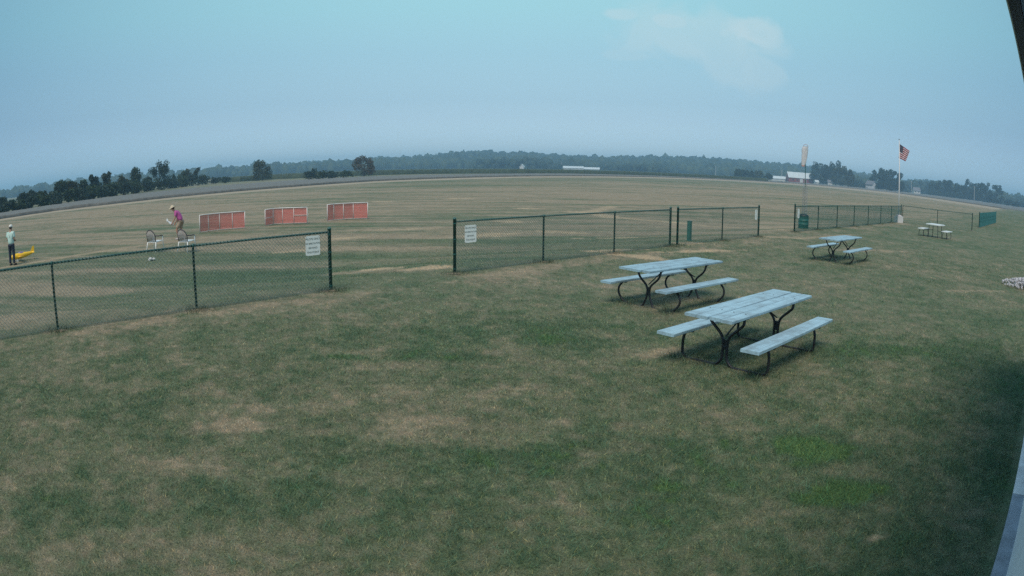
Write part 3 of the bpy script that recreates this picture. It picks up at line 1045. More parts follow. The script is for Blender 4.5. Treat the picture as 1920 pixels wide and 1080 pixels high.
for i, (x, y, h, w) in enumerate(SHR):
    tree('hedgerow_shrub', SHR_L[i], 'shrub', (x, y), w * 1.3, h + .7, 'bush',
         M[['leaf_dark', 'leaf_green'][i % 2]], 300 + i, 1000, .28, 'shrubs at the foot of the left hedgerow')

mid_things = [
    ('shrub', (-102.79, 216.87, 2.33, 4.09), 'bush', 'leaf_dark', 'low dark shrub first right of the hedgerow end'),
    ('shrub', (-99.17, 218.55, 2.27, 4.09), 'bush', 'leaf_green', 'low green shrub second right of the hedgerow end'),
    ('tree', (-90.43, 233.07, 7.61, 6.96), 'full', 'leaf_olive', 'lone round olive tree in the corn left of the barriers'),
    ('shrub', (-62.99, 204.52, 2.61, 3.31), 'bush', 'leaf_dark', 'small shrub at the left end of the bush bank'),
    ('shrub', (-61.85, 204.87, 3.40, 2.32), 'bush', 'leaf_dark', 'little peaked bush rising out of the bush bank'),
    ('shrub', (-59.06, 205.69, 2.61, 4.31), 'bush', 'leaf_green', 'rounded bush in the left half of the bush bank'),
    ('shrub', (-55.44, 206.69, 2.39, 4.31), 'bush', 'leaf_dark', 'rounded bush in the middle of the bush bank'),
    ('shrub', (-51.49, 207.71, 2.42, 4.31), 'bush', 'leaf_green', 'rounded bush touching the brown tree'),
    ('tree', (-55.12, 248.97, 7.65, 7.89), 'full', 'leaf_brown', 'lone brownish bushy tree behind the rightmost barrier'),
]
for i, (kd, (x, y, h, w), shp, mt, lb) in enumerate(mid_things):
    big = kd == 'tree'
    tree('field_tree' if big else 'field_shrub', lb, kd, (x, y), w * 1.1, h, shp, M[mt], 420 + i, 2400 if big else 500, .27)

right_trees = [
    ('tree', (184.35, 528.79, 7.46, 8.67), 'wide', 'leaf_green', 'low green tree far left of the barn'),
    ('tree', (191.20, 526.35, 6.61, 6.93), 'round', 'leaf_dark', 'small dark tree next to the low green one left of the barn'),
    ('tree', (202.00, 533.01, 7.41, 6.18), 'round', 'leaf_pale', 'small pale tree in front of the ridge left of the barn'),
    ('tree', (206.16, 520.67, 5.91, 6.07), 'bush', 'leaf_green', 'low bush beside the long white shed'),
    ('tree', (283.02, 574.02, 19.66, 15.85), 'round', 'leaf_dark', 'large dark tree just right of the red barn'),
    ('tree', (289.77, 570.64, 17.76, 11.89), 'wide', 'leaf_dark', 'dark tree second right of the red barn'),
    ('tree', (301.60, 575.79, 22.21, 12.07), 'round', 'leaf_dark', 'tallest tree of the clump right of the barn'),
    ('tree', (284.26, 528.39, 17.05, 17.64), 'wide', 'leaf_olive', 'broad olive tree in front at the clump right of the barn'),
    ('tree', (288.76, 525.94, 14.68, 9.29), 'round', 'leaf_olive', 'olive tree at the right edge of the barn clump'),
    ('tree', (319.86, 519.41, 18.73, 14.16), 'wide', 'leaf_dark', 'dark tree left half of the block behind the flagpole'),
    ('tree', (326.62, 515.19, 18.27, 16.05), 'wide', 'leaf_dark', 'broad dark tree in the middle of the block behind the flagpole'),
    ('tree', (334.25, 510.27, 17.22, 13.22), 'round', 'leaf_dark', 'dark tree right of the flagpole at the end of the block'),
    ('tree', (431.27, 576.55, 13.64, 10.03), 'round', 'leaf_green', 'small round tree first in the right hand wood'),
    ('tree', (440.55, 569.49, 17.06, 11.14), 'wide', 'leaf_dark', 'tree above the small picnic table in the right hand wood'),
    ('tree', (436.82, 546.98, 16.71, 13.00), 'round', 'leaf_dark', 'rounded tree in the right hand wood left of the thin pole'),
    ('tree', (437.97, 533.18, 13.80, 11.75), 'wide', 'leaf_green', 'lower green tree in the right hand wood left of the thin pole'),
    ('tree', (446.69, 525.90, 19.52, 12.81), 'round', 'leaf_dark', 'high twin topped tree at the thin pole'),
    ('tree', (447.40, 512.09, 16.92, 10.52), 'wide', 'leaf_green', 'green tree just right of the thin pole'),
    ('tree', (454.03, 506.22, 18.67, 12.63), 'round', 'leaf_dark', 'dark domed tree second right of the thin pole'),
    ('tree', (457.11, 489.85, 17.61, 15.55), 'wide', 'leaf_dark', 'large dark tree forming the right end of the wood'),
    ('shrub', (446.49, 458.53, 5.82, 6.93), 'bush', 'leaf_dark', 'small dark shrub beyond the right end of the wood'),
    ('shrub', (453.04, 452.06, 4.95, 7.92), 'bush', 'leaf_dark', 'low dark shrub nearest the right edge of the photo'),
]
for i, (kd, (x, y, h, w), shp, mt, lb) in enumerate(right_trees):
    tree('farm_tree' if kd == 'tree' else 'farm_shrub', lb, kd, (x, y), w * 1.42, h * 1.07, 'full' if shp in ('round', 'wide') else shp, M[mt], 520 + i, 3200, .62, fuzz=.55)
UND = [(285.82, 589.35, 5.42, 11.15), (298.64, 582.96, 6.06, 11.15), (307.88, 543.91, 6.64, 9.67), (315.81, 539.34, 5.02, 6.77), (324.40, 522.49, 7.85, 11.42), (334.38, 516.15, 7.52, 11.42), (421.92, 558.56, 6.13, 14.08), (428.25, 541.02, 6.65, 13.88), (436.36, 528.03, 6.58, 13.78), (445.17, 514.03, 6.70, 13.68), (453.22, 500.22, 6.29, 13.58), (457.78, 486.48, 5.65, 11.37)]
UND_L = ['brush right beside the red barn', 'brush under the middle of the barn trees', 'brush right of the broad olive tree by the barn', 'brush left of the white farmhouse',
         'brush under the dark tree block just left of the flagpole', 'brush under the dark tree block crossed by the flagpole', 'brush at the left end of the right hand wood',
         'brush second from the left under the right hand wood', 'brush left of the thin pale pole', 'brush right at the thin pale pole', 'brush under the dark domed tree of the right hand wood',
         'brush under the large tree ending the right hand wood']
for i, (x, y, h, w) in enumerate(UND):
    tree('farm_underbrush', 'dark ' + UND_L[i], 'shrub', (x, y), w * 1.3, h, 'bush', M['leaf_dark'], 640 + i, 420, .6,
         'brush under the farm woods')


# ------------------------------------------------------------------ farm buildings
def gable(name, label, cat, pos, turn, L, W, hw, hr, wallm, roofm, wins=(), doors=(), group=None, z0=-.3):
    """long axis x; wins/doors = (x, z, w, h) on the side facing the camera (-y)"""
    root = empty(name, (*pos, z0), turn, label, cat, group)
    mb = MB()
    x, y = L / 2, W / 2
    mb.add([(-x, -y, 0), (x, -y, 0), (x, y, 0), (-x, y, 0), (-x, -y, hw), (x, -y, hw), (x, y, hw), (-x, y, hw), (-x, 0, hr), (x, 0, hr)],
           [(0, 1, 5, 4), (2, 3, 7, 6), (1, 2, 6, 9, 5), (3, 0, 4, 8, 7), (0, 3, 2, 1)])
    mb.build('wall', wallm, root)
    r_ = MB()
    e, th = .5, .25
    sl = (hr - hw) / y
    for s_ in (-1, 1):
        o_ = [(-x - e, s_ * (y + e), hw - sl * e), (x + e, s_ * (y + e), hw - sl * e), (x + e, 0, hr), (-x - e, 0, hr)]
        up = [(a, b, c_ + th) for a, b, c_ in o_]
        r_.add(o_ + up, [(0, 1, 2, 3), (4, 7, 6, 5), (0, 4, 5, 1), (1, 5, 6, 2), (2, 6, 7, 3), (3, 7, 4, 0)])
    r_.build('roof', roofm, root)
    for (wx, wz, ww, wh) in wins:
        MB().box((wx, -y - .03, wz), (ww, .1, wh)).build('window', M['window'], root)
    for (wx, wz, ww, wh) in doors:
        MB().box((wx, -y - .05, wz), (ww, .14, wh)).build('door', M['house_white'], root)
    return root


def face(pos, off=0.0):
    return -math.atan2(pos[0], pos[1]) + off


p = (268.46, 591.97)
barn = gable('red_barn', 'red barn with white metal roof far behind the windsock', 'barn', p, face(p, R(14)), 25, 12, 4.4, 9.3, M['barn_red'], M['roof_white'],
             wins=[(-8, 2.2, 1.2, 1.2), (-4, 2.2, 1.2, 1.2), (4, 2.2, 1.2, 1.2), (9, 2.2, 1.2, 1.2)], doors=[(0.5, 1.8, 3.2, 3.4)])
MB().box((12.65, 0, 2.2), (.2, 3.2, 3.6)).build('barn_door', M['house_white'], barn)
p = (251.65, 604.73)
gable('long_shed', 'long low white shed left of the red barn', 'shed', p, face(p, R(-10)), 13.5, 8, 2.2, 4.3, M['house_white'], M['roof_white'], doors=[(2, 1.1, 3, 2)])
p = (274.56, 564.80)
gable('garden_shed', 'small white shed at the right foot of the red barn', 'shed', p, face(p, R(30)), 3.4, 3, 2.0, 3.4, M['house_white'], M['roof_white'], doors=[(0, .9, 1, 1.8)])
p = (285.46, 557.12)
gable('pale_outbuilding', 'narrow pale outbuilding half hidden between the barn trees', 'shed', p, face(p, R(5)), 4.2, 4, 3.0, 4.6, M['house_white'], M['house_grey'], doors=[(-1, 1, .9, 1.9)], wins=[(1, 1.7, .7, .9)])
p = (310.67, 519.14)
gable('farmhouse', 'white farmhouse tucked against the dark trees left of the flagpole', 'house', p, face(p, R(-35)), 8.0, 6.5, 4.3, 7.2, M['house_white'], M['house_grey'],
      wins=[(-2.4, 3.2, .9, 1.2), (0, 3.2, .9, 1.2), (2.4, 3.2, .9, 1.2), (-2.4, 1.2, .9, 1.2)], doors=[(1.6, 1.0, 1, 2)])
p = (380.16, 539.51)
gable('grey_farmhouse', 'small pale house in the trees right of the flagpole', 'house', p, face(p, R(20)), 7.5, 6, 3.2, 6.0, M['house_white'], M['house_grey'],
      wins=[(-2, 1.9, .9, 1.1), (1.8, 1.9, .9, 1.1)], doors=[(0, 1.0, 1, 2)])
p = (63.04, 717.23)
gable('poultry_barn', 'long white barn standing beyond the corn at the middle of the ridge', 'barn', p, face(p, R(3)), 21, 10, 2.8, 4.6, M['house_white'], M['roof_white'], doors=[(-7, 1.2, 2.4, 2.2), (6, 1.2, 2.4, 2.2)])
p = (84.23, 730.16)
gable('low_poultry_barn', 'lower white barn touching the long one beyond the corn', 'barn', p, face(p, R(-4)), 16, 9, 2.1, 3.9, M['house_white'], M['roof_white'], doors=[(0, 1, 2.2, 1.9)])
p = (9.86, 739.93)
gable('pink_gable_house', 'tiny pinkish gable building in front of the dark woods', 'house', p, face(p, R(80)), 5, 4.5, 3.4, 6.2, M['house_white'], M['roof_white'], wins=[(0, 1.6, .8, 1)])


def utility_pole(label, x, y, h, rot=0.0, arm=True, thick=.16):
    root = empty('utility_pole', (x, y, -.3), rot, label, 'pole', 'utility poles along the far road')
    MB().tube([(0, 0, 0), (0, 0, h)], [thick, thick * .7], 8).build('pole', M['pole_wood'], root)
    if arm:
        MB().box((0, 0, h - .7), (2.2, .12, .14)).build('crossarm', M['pole_wood'], root)
        for k in (-1, 0, 1):
            MB().lathe((k * .95, 0, h - .63), [(.05, 0), (.06, .06), (.03, .16)], 8).build('insulator', M['house_white'], root)


for (x, y, h, w), lb in [((56.38, 798.01, 8.88, 0.62), 'utility pole at the left end of the long white barns'),
                         ((107.44, 792.75, 8.28, 0.62), 'utility pole right of the white barns'),
                         ((168.16, 782.13, 8.66, 0.62), 'utility pole standing alone at the middle of the ridge'),
                         ((231.62, 755.28, 11.32, 0.61), 'utility pole between the ridge middle and the barn'),
                         ((271.49, 645.21, 11.00, 0.54), 'utility pole above the long white shed'),
                         ((398.49, 575.51, 12.41, 0.54), 'utility pole beside the small pale house'),
                         ((392.27, 454.01, 13.06, 0.46), 'thin pale pole in front of the right hand wood')]:
    utility_pole(lb, x, y, h, face((x, y), .5), thick=.30)


# ------------------------------------------------------------------ chain link fence
RAIL = 1.225


def fence(label, pts, ends, h=RAIL, group='green chain link fence sections', mesh=True, end_h=.075, beads=True, wire=.0034, pitch=.077, bead_r=.009, wm='wire'):
    """pts: ground points of the posts; ends: indices of the thicker terminal posts"""
    root = empty('chain_link_fence', (*pts[0][:2], 0), 0, label, 'fence', group)
    o0 = Vector((pts[0][0], pts[0][1], 0))
    P = [Vector((p_[0], p_[1], 0)) - o0 for p_ in pts]
    g = random.Random(len(label))
    for i, p_ in enumerate(P):
        mb = MB()
        if i in ends:
            mb.lathe(p_, [(.038, -.1), (.038, h + end_h - .02), (.043, h + end_h - .02), (.043, h + end_h), (.03, h + end_h + .022), (.008, h + end_h + .032)], 14)
            po = mb.build('end_post', M['fence'], root, True)
            for z in (.10, .45, .80, h - .05):
                MB().lathe((p_.x, p_.y, z), [(.0395, 0), (.044, .002), (.044, .022), (.0395, .024)], 12).build('tension_band', M['fence'], po)
        else:
            mb.lathe(p_, [(.026, -.1), (.026, h - .03), (.033, h - .03), (.035, h + .028), (.018, h + .038)], 12)
            mb.build('line_post', M['fence'], root, True)
        # ring of bare soil where the post goes into the ground
        d_ = MB()
        k = 12
        rr = [g.uniform(.09, .2) for _ in range(k)]
        vs = [(p_.x + rr[j] * math.cos(j * 6.283 / k) * 1.4, p_.y + rr[j] * math.sin(j * 6.283 / k), .005) for j in range(k)] + [(p_.x, p_.y, .03)]
        d_.add(vs, [(j, (j + 1) % k, k) for j in range(k)])
        d_.build('soil_ring', M['dirt'], root)
    rl, wr, kn = MB(), MB(), MB()
    for a, b in zip(P[:-1], P[1:]):
        L = (b - a).length
        u = (b - a) / L
        nrm_ = Vector((-u.y, u.x, 0))
        MB().tube([a + Vector((0, 0, h)), b + Vector((0, 0, h))], .0215, 10).build('top_rail', M['fence'], root, True)
        MB().tube([a + Vector((0, 0, .05)) - nrm_ * .03, a.lerp(b, .5) + Vector((0, 0, .035)) - nrm_ * .03, b + Vector((0, 0, .05)) - nrm_ * .03], .003, 4).build('bottom_wire', M['wire'], root)
        if not mesh:
            continue
        side = -nrm_ * .027
        mb = MB()
        z0, z1 = .03, h + .012
        H_ = z1 - z0
        n_ = int((L + H_) / pitch)
        for dr in (1, -1):
            for k in range(-int(H_ / pitch) - 1, n_ + 1):
                s0 = k * pitch if dr == 1 else k * pitch + H_
                # line s = s0 + dr * t, z = z0 + t
                t0, t1 = 0.0, H_
                if dr == 1:
                    t0, t1 = max(t0, -s0), min(t1, L - s0)
                else:
                    t0, t1 = max(t0, s0 - L), min(t1, s0)
                if t1 - t0 < .02:
                    continue
                off = side * (1 + .10 * dr)
                wob = nrm_ * (.006 * math.sin(k * .7))
                A0 = a + u * (s0 + dr * t0) + Vector((0, 0, z0 + t0)) + off
                B0 = a + u * (s0 + dr * t1) + Vector((0, 0, z0 + t1)) + off
                mb.tube([A0, A0.lerp(B0, .5) + wob, B0], wire, 3, False)
        if beads:
            # knuckled selvage looping up against the rail
            nk = int(L / pitch)
            for k in range(nk):
                c0 = a + u * ((k + .5) * pitch) + Vector((0, 0, h))
                mb.tube([c0 + side + Vector((0, 0, -.012)), c0 + side * 1.05 + Vector((0, 0, .020)), c0 + side * .55 + Vector((0, 0, .031)) + u * .01], bead_r, 4)
        mb.build('wire_mesh', M[wm], root, kind='stuff')
    return root


def gp(p_):
    return (p_[0], p_[1])


A3, A2, A1 = (-3.759, 13.61), (-5.974, 11.468), (-8.153, 9.357)
A0_ = (A1[0] - 2.18, A1[1] - 2.11)
A00 = (A0_[0] - 2.18, A0_[1] - 2.11)
fenceA = fence('green chain link fence at the left in front of the two chairs', [A00, A0_, A1, A2, A3], [4])
fenceB = fence('middle chain link fence of three bays with a white sign at its left post', [(-1.353, 16.001), (.821, 18.088), (3.027, 20.152), (5.251, 22.29)], [0, 3])
fenceC = fence('short two bay chain link fence with the green stub post behind it', [(5.58, 22.573), (7.881, 24.649), (10.175, 26.673)], [0, 2], wire=.0026)
fenceD = fence('long receding chain link fence running from the trash can to the flagpole',
               [(13.302, 29.792), (15.606, 31.779), (17.869, 33.787), (20.179, 35.777), (22.459, 37.783), (24.744, 39.772), (27.0, 41.76), (29.283, 43.747)], [0, 7], wire=.0038, end_h=.1, wm='wire_far')
fenceE = fence('chain link fence turning right from the flagpole behind the white table', [(29.4, 43.68), (31.288, 41.087, -0.000), (34.562, 40.172, -0.000)], [2], h=1.27, wire=.0016, beads=False)
_f0, _f1 = (40.125, 45.500, -0.000), (55.070, 58.905, -0.000)
_n = 6
fenceF = fence('far dense looking green fence section at the right end of the lawn',
               [(_f0[0] + (_f1[0] - _f0[0]) * i / _n, _f0[1] + (_f1[1] - _f0[1]) * i / _n) for i in range(_n + 1)], [0, _n], h=1.27, wire=.0075, beads=False, wm='wire_far')


def text_mesh(txt, size, parent, mat_, loc, rot=(R(90), 0, 0), name='lettering', ext=.0006, spacing=1.0):
    cu = bpy.data.curves.new(name, 'FONT')
    cu.body = txt
    cu.size = size
    cu.align_x = 'CENTER'
    cu.align_y = 'CENTER'
    cu.extrude = ext
    cu.space_line = spacing
    cu.offset = size * .012
    t_ = bpy.data.objects.new('tmp', cu)
    COL.objects.link(t_)
    dg = bpy.context.evaluated_depsgraph_get()
    me = bpy.data.meshes.new_from_object(t_.evaluated_get(dg))
    bpy.data.objects.remove(t_)
    o = bpy.data.objects.new(name, me)
    me.materials.clear()
    me.materials.append(mat_)
    COL.objects.link(o)
    o.location = loc
    o.rotation_euler = rot
    o.parent = parent
    return o


def rounded_plate(w, h, r, th, n=5):
    pts = []
    for cx_, cz_, a0 in ((w / 2 - r, h / 2 - r, 0), (-w / 2 + r, h / 2 - r, 90), (-w / 2 + r, -h / 2 + r, 180), (w / 2 - r, -h / 2 + r, 270)):
        for k in range(n + 1):
            a = R(a0 + 90 * k / n)
            pts.append((cx_ + r * math.cos(a), cz_ + r * math.sin(a)))
    m_ = len(pts)
    mb = MB()
    mb.add([(x, -th, z) for x, z in pts] + [(x, 0, z) for x, z in pts],
           [tuple(range(m_)), tuple(range(2 * m_ - 1, m_ - 1, -1))] + [(i, i + m_, (i + 1) % m_ + m_, (i + 1) % m_) for i in range(m_)])
    return mb


FANG = math.atan2(2.11, 2.18)


def fence_sign(label, p, along, z, w, h, lines, vertical=False):
    """plate wired to the lawn side of the mesh, p = fence post, along = metres from it"""
    u = Vector((math.cos(along[1]), math.sin(along[1]), 0))
    n_ = Vector((u.y, -u.x, 0))
    q_ = Vector((*p, 0)) + u * along[0] + n_ * .036
    root = empty('fence_sign', (q_.x, q_.y, z), along[1], label, 'sign', 'white signs wired to the fence')
    rounded_plate(w, h, .03 if not vertical else w * .32, .004).build('panel', M['sign'], root)
    if not vertical:
        for i, (t_, sz) in enumerate(lines):
            text_mesh(t_, sz, root, M['ink'], (0, -.0052, h * (.335 - .225 * i)))
        for sx in (-1, 1):
            for sz in (-1, 1):
                MB().ell((sx * (w / 2 - .025), -.006, sz * (h / 2 - .02)), (.006, .004, .006), 6, 4).build('bolt', M['galv'], root)
    else:
        for i, ch in enumerate(lines):
            text_mesh(ch, h / (len(lines) + 1.6) * 1.35, root, M['ink'], (0, -.0052, h * (.5 - (i + 1) / (len(lines) + 1))))
    return root


TXT = [('PILOTS ONLY', .056), ('NO SPECTATORS', .047), ('BEYOND', .052), ('THIS POINT', .054)]
fence_sign('white rectangular notice on the left fence beside its tall end post', A3, (-.42, math.atan2(2.142, 2.215)), .985, .34, .40, TXT)
fence_sign('white rectangular notice on the middle fence beside its left end post', (-1.353, 16.001), (.46, math.atan2(2.087, 2.174)), .915, .36, .42, TXT)
fence_sign('narrow rounded upright sign at the right post of the two bay fence', (10.175, 26.673), (-.32, math.atan2(2.02, 2.29)), .93, .20, .42, 'PILOT', True)
fence_sign('narrow rounded upright sign on the long fence above the trash can', (13.302, 29.792), (.36, math.atan2(1.99, 2.3)), .88, .22, .46, 'PILOT', True)

# small stub post behind the two bay fence
p = (6.441, 24.203, -0.006)
stub = empty('stub_post', p, R(42), 'short square green post standing in the dirt behind the two bay fence', 'post')
hh = 0.723
MB().box((0, 0, hh / 2 - .05), (.13, .13, hh + .1)).build('post', M['drum'], stub)
MB().box((.07, 0, hh / 2 + .08), (.012, .09, hh * .75)).build('white_side', M['sign'], stub)  # thin white strip along one side of the post
MB().box((0, 0, hh + .01), (.145, .145, .02)).build('cap', M['fence'], stub)

# trash can behind the long fence
p = (15.089, 32.585, -0.018)
can = empty('trash_can', p, 0, 'green drum trash can with black domed lid behind the long fence', 'trash can')
ch_ = 0.642
rw = .29
MB().lathe((0, 0, 0), [(rw * .97, 0), (rw, .02), (rw, ch_ * .33), (rw + .012, ch_ * .345), (rw, ch_ * .36), (rw, ch_ * .62), (rw + .012, ch_ * .635), (rw, ch_ * .65), (rw, ch_ * .94), (rw + .014, ch_ * .96), (rw + .01, ch_ * .98)], 24).build('drum', M['drum'], can, True)
MB().lathe((0, 0, ch_ * .98), [(rw * .98, 0), (rw * .96, .03), (rw * .85, .09), (rw * .5, .12), (.04, .13)], 24).build('lid', M['black_lid'], can, True)

# ------------------------------------------------------------------ flagpole with flag
p = (28.660, 43.226, -0.000)
fp = empty('flagpole', p, 0, 'white flagpole at the corner where the two fences meet', 'flagpole')
fh = 6.312
MB().tube([(0, 0, 0), (0, 0, fh * .42), (0, 0, fh - .12)], [.055, .045, .026], 12).build('pole', M['pole_white'], fp, True)
MB().ell((0, 0, fh - .06), (.055, .055, .055), 10, 6).build('finial', M['galv'], fp, True)
MB().tube([(.05, 0, .9), (.06, 0, fh * .5), (.04, 0, fh - .2)], .005, 4).build('halyard', M['house_white'], fp)
MB().box((.055, 0, 1.05), (.03, .02, .14)).build('cleat', M['galv'], fp)
pb = empty('flagpole_planter', (p[0] - .03, p[1] - .1, 0), R(5), 'square pale planter box around the foot of the flagpole', 'planter')
for (cx_, cy_, sx, sy) in ((0, -.25, .56, .05), (0, .25, .56, .05), (-.255, 0, .05, .45), (.255, 0, .05, .45)):
    MB().box((cx_, cy_, .24), (sx, sy, .48)).build('side_board', M['house_white'], pb)
pm = MB()
for k in range(60):
    pm.ell((random.uniform(-.2, .2), random.uniform(-.2, .2), .42 + random.uniform(0, .12)), (.07, .07, .05), 6, 4)
pm.build('stone_fill', M['stone'], pb, kind='stuff')


def flag_material():
    m_ = bpy.data.materials.new('flag_cloth')
    m_.use_nodes = True
    t = m_.node_tree
    p_ = t.nodes['Principled BSDF']
    uv = N(t, 'ShaderNodeTexCoord')
    s_ = N(t, 'ShaderNodeSeparateXYZ')
    t.links.new(uv.outputs['UV'], s_.inputs[0])
    u, v = s_.outputs[0], s_.outputs[1]
    st = math_node(t, 'MODULO', math_node(t, 'FLOOR', math_node(t, 'MULTIPLY', v, 13)), 2)
    stripes = mixc(t, st, (.55, .06, .10), (.86, .84, .86))
    inu = math_node(t, 'LESS_THAN', u, .40)
    inv = math_node(t, 'GREATER_THAN', v, 6 / 13)
    can_ = math_node(t, 'MULTIPLY', inu, inv)
    # nine rows of stars, alternately six and five
    row = math_node(t, 'MULTIPLY', math_node(t, 'SUBTRACT', v, 6 / 13), 10 / (7 / 13))
    colm = math_node(t, 'MULTIPLY', u, 12 / .40)
    rf = math_node(t, 'SUBTRACT', row, math_node(t, 'ROUND', row))
    cf = math_node(t, 'SUBTRACT', colm, math_node(t, 'ROUND', colm))
    par = math_node(t, 'MODULO', math_node(t, 'ADD', math_node(t, 'ROUND', row), math_node(t, 'ROUND', colm)), 2)
    dd = math_node(t, 'SQRT', math_node(t, 'ADD', math_node(t, 'MULTIPLY', rf, rf), math_node(t, 'MULTIPLY', cf, cf)))
    star = math_node(t, 'MULTIPLY', math_node(t, 'LESS_THAN', dd, .36), math_node(t, 'LESS_THAN', par, .5))
    canton = mixc(t, star, (.02, .035, .12), (.7, .7, .72))
    col = mixc(t, can_, stripes, canton)
    t.links.new(col, p_.inputs['Base Color'])
    p_.inputs['Roughness'].default_value = .8
    tr = N(t, 'ShaderNodeBsdfTranslucent')
    t.links.new(col, tr.inputs[0])
    mx = N(t, 'ShaderNodeMixShader')
    mx.inputs[0].default_value = .5
    t.links.new(p_.outputs[0], mx.inputs[1])
    t.links.new(tr.outputs[0], mx.inputs[2])
    t.links.new(mx.outputs[0], t.nodes['Material Output'].inputs[0])
    return m_


# flag blowing gently to the right, fly edge sagging
nu, nv_ = 36, 22
hoist = fh - .40
FHh = 1.07
side_v = Vector((math.cos(face(p)), math.sin(face(p)), 0))
dep_v = Vector((-side_v.y, side_v.x, 0))
vs, uvs = [], []
for j in range(nv_ + 1):
    for i in range(nu + 1):
        u, v = i / nu, j / nv_
        x = .04 + u * (.84 - .34 * (1 - v)) - (1 - v) * .10 * (1 - u)
        z = -FHh * (1 - v) - u * (.46 - .26 * (1 - v))
        d_ = .06 * math.sin(u * 9 + v * 2.2) * (.25 + u) + .03 * math.sin(u * 17 - v * 4)
        vs.append(Vector(p) + side_v * x + dep_v * d_ + Vector((0, 0, hoist + z)))
        uvs.append((u, v))
me = bpy.data.meshes.new('flag')
fcs = [(j * (nu + 1) + i, j * (nu + 1) + i + 1, (j + 1) * (nu + 1) + i + 1, (j + 1) * (nu + 1) + i) for j in range(nv_) for i in range(nu)]
me.from_pydata([tuple(v - Vector(p)) for v in vs], [], fcs)
uvl = me.uv_layers.new(name='UVMap')
for l in me.loops:
    uvl.data[l.index].uv = uvs[l.vertex_index]
me.materials.append(flag_material())
me.polygons.foreach_set('use_smooth', [True] * len(me.polygons))
flag = bpy.data.objects.new('flag', me)
flag.location = p
COL.objects.link(flag)
sol = flag.modifiers.new('thick', 'SOLIDIFY')
sol.thickness = .004
tag(flag, 'red white and blue striped flag drooping to the right from the white flagpole', 'flag')

# ------------------------------------------------------------------ windsock on lattice mast
p = (20.307, 43.721, -0.280)
ws = empty('windsock_mast', p, face(p), 'grey lattice mast with thin top pole carrying the limp windsock', 'mast')
wh = 5.171
lh = 2.910
for k in range(3):
    a = R(90 + 120 * k)
    MB().tube([(.20 * math.cos(a), .20 * math.sin(a), 0), (.17 * math.cos(a), .17 * math.sin(a), lh * .78), (.02 * math.cos(a), .02 * math.sin(a), lh)], .02, 6).build('mast_leg', M['galv'], ws)
lt = MB()
nb = 9
for j in range(nb):
    z0_, z1_ = lh * .78 * j / nb, lh * .78 * (j + 1) / nb
    for k in range(3):
        a, b = R(90 + 120 * k), R(210 + 120 * k)
        r0, r1 = .20 - .03 * j / nb, .20 - .03 * (j + 1) / nb
        lt.tube([(r0 * math.cos(a), r0 * math.sin(a), z0_), (r1 * math.cos(b), r1 * math.sin(b), z1_)], .009, 4)
        lt.tube([(r1 * math.cos(a), r1 * math.sin(a), z1_), (r1 * math.cos(b), r1 * math.sin(b), z1_)], .008, 4)
lt.build('lattice', M['galv'], ws, kind='stuff')
MB().tube([(0, 0, lh * .8), (0, 0, wh - .05)], .026, 8).build('top_pole', M['fence'], ws)
sk = empty('windsock', (p[0], p[1], p[2] + wh), face(p), 'faded orange windsock hanging limp beside its mast', 'windsock')
sb = MB()
prof = [(0.0, .02, .13, 1.0), (.06, -.02, .19, .9), (.16, -.05, .20, .85), (.4, -.07, .19, .8), (.7, -.09, .175, .8), (.95, -.12, .15, .8), (1.12, -.15, .12, .8), (1.2, -.17, .10, .8)]
n = 20
vs = []
for dz, dx, rr, fl in prof:
    dz, rr = dz * 1.15, rr * 1.22
    for k in range(n):
        a = 2 * math.pi * k / n
        fold = 1 + .10 * math.sin(a * 3 + dz * 3)
        vs.append((dx + rr * math.cos(a) * fold, rr * fl * math.sin(a) * fold, -dz))
sb.add(vs, [(i * n + k, i * n + (k + 1) % n, (i + 1) * n + (k + 1) % n, (i + 1) * n + k) for i in range(len(prof) - 1) for k in range(n)] + [tuple(range(n))])
sb.build('sleeve', M['sock'], sk, True)
hb = MB()
hb.tube([(.02 + .19 * math.cos(R(a)), .0, .0 + .15 * math.sin(R(a)) - .02) for a in range(0, 181, 15)], .012, 6)
hb.build('hoop', M['sockrim'], sk)
MB().lathe((-.17, 0, -1.44), [(.118, 0), (.122, .07)], 14).build('tail_band', M['sockrim'], sk)


# ------------------------------------------------------------------ picnic tables
def arc_pts(pts, r=.06, n=5):
    """round the corners of a polyline"""
    pts = [Vector(q_) for q_ in pts]
    out = [pts[0]]
    for a, b, c_ in zip(pts[:-2], pts[1:-1], pts[2:]):
        d1, d2 = (a - b), (c_ - b)
        k = min(r, d1.length * .48, d2.length * .48)
        p0, p1 = b + d1.normalized() * k, b + d2.normalized() * k
        for i in range(n + 1):
            t = i / n
            out.append(p0 * (1 - t) ** 2 + b * 2 * t * (1 - t) + p1 * t * t)
    out.append(pts[-1])
    return out


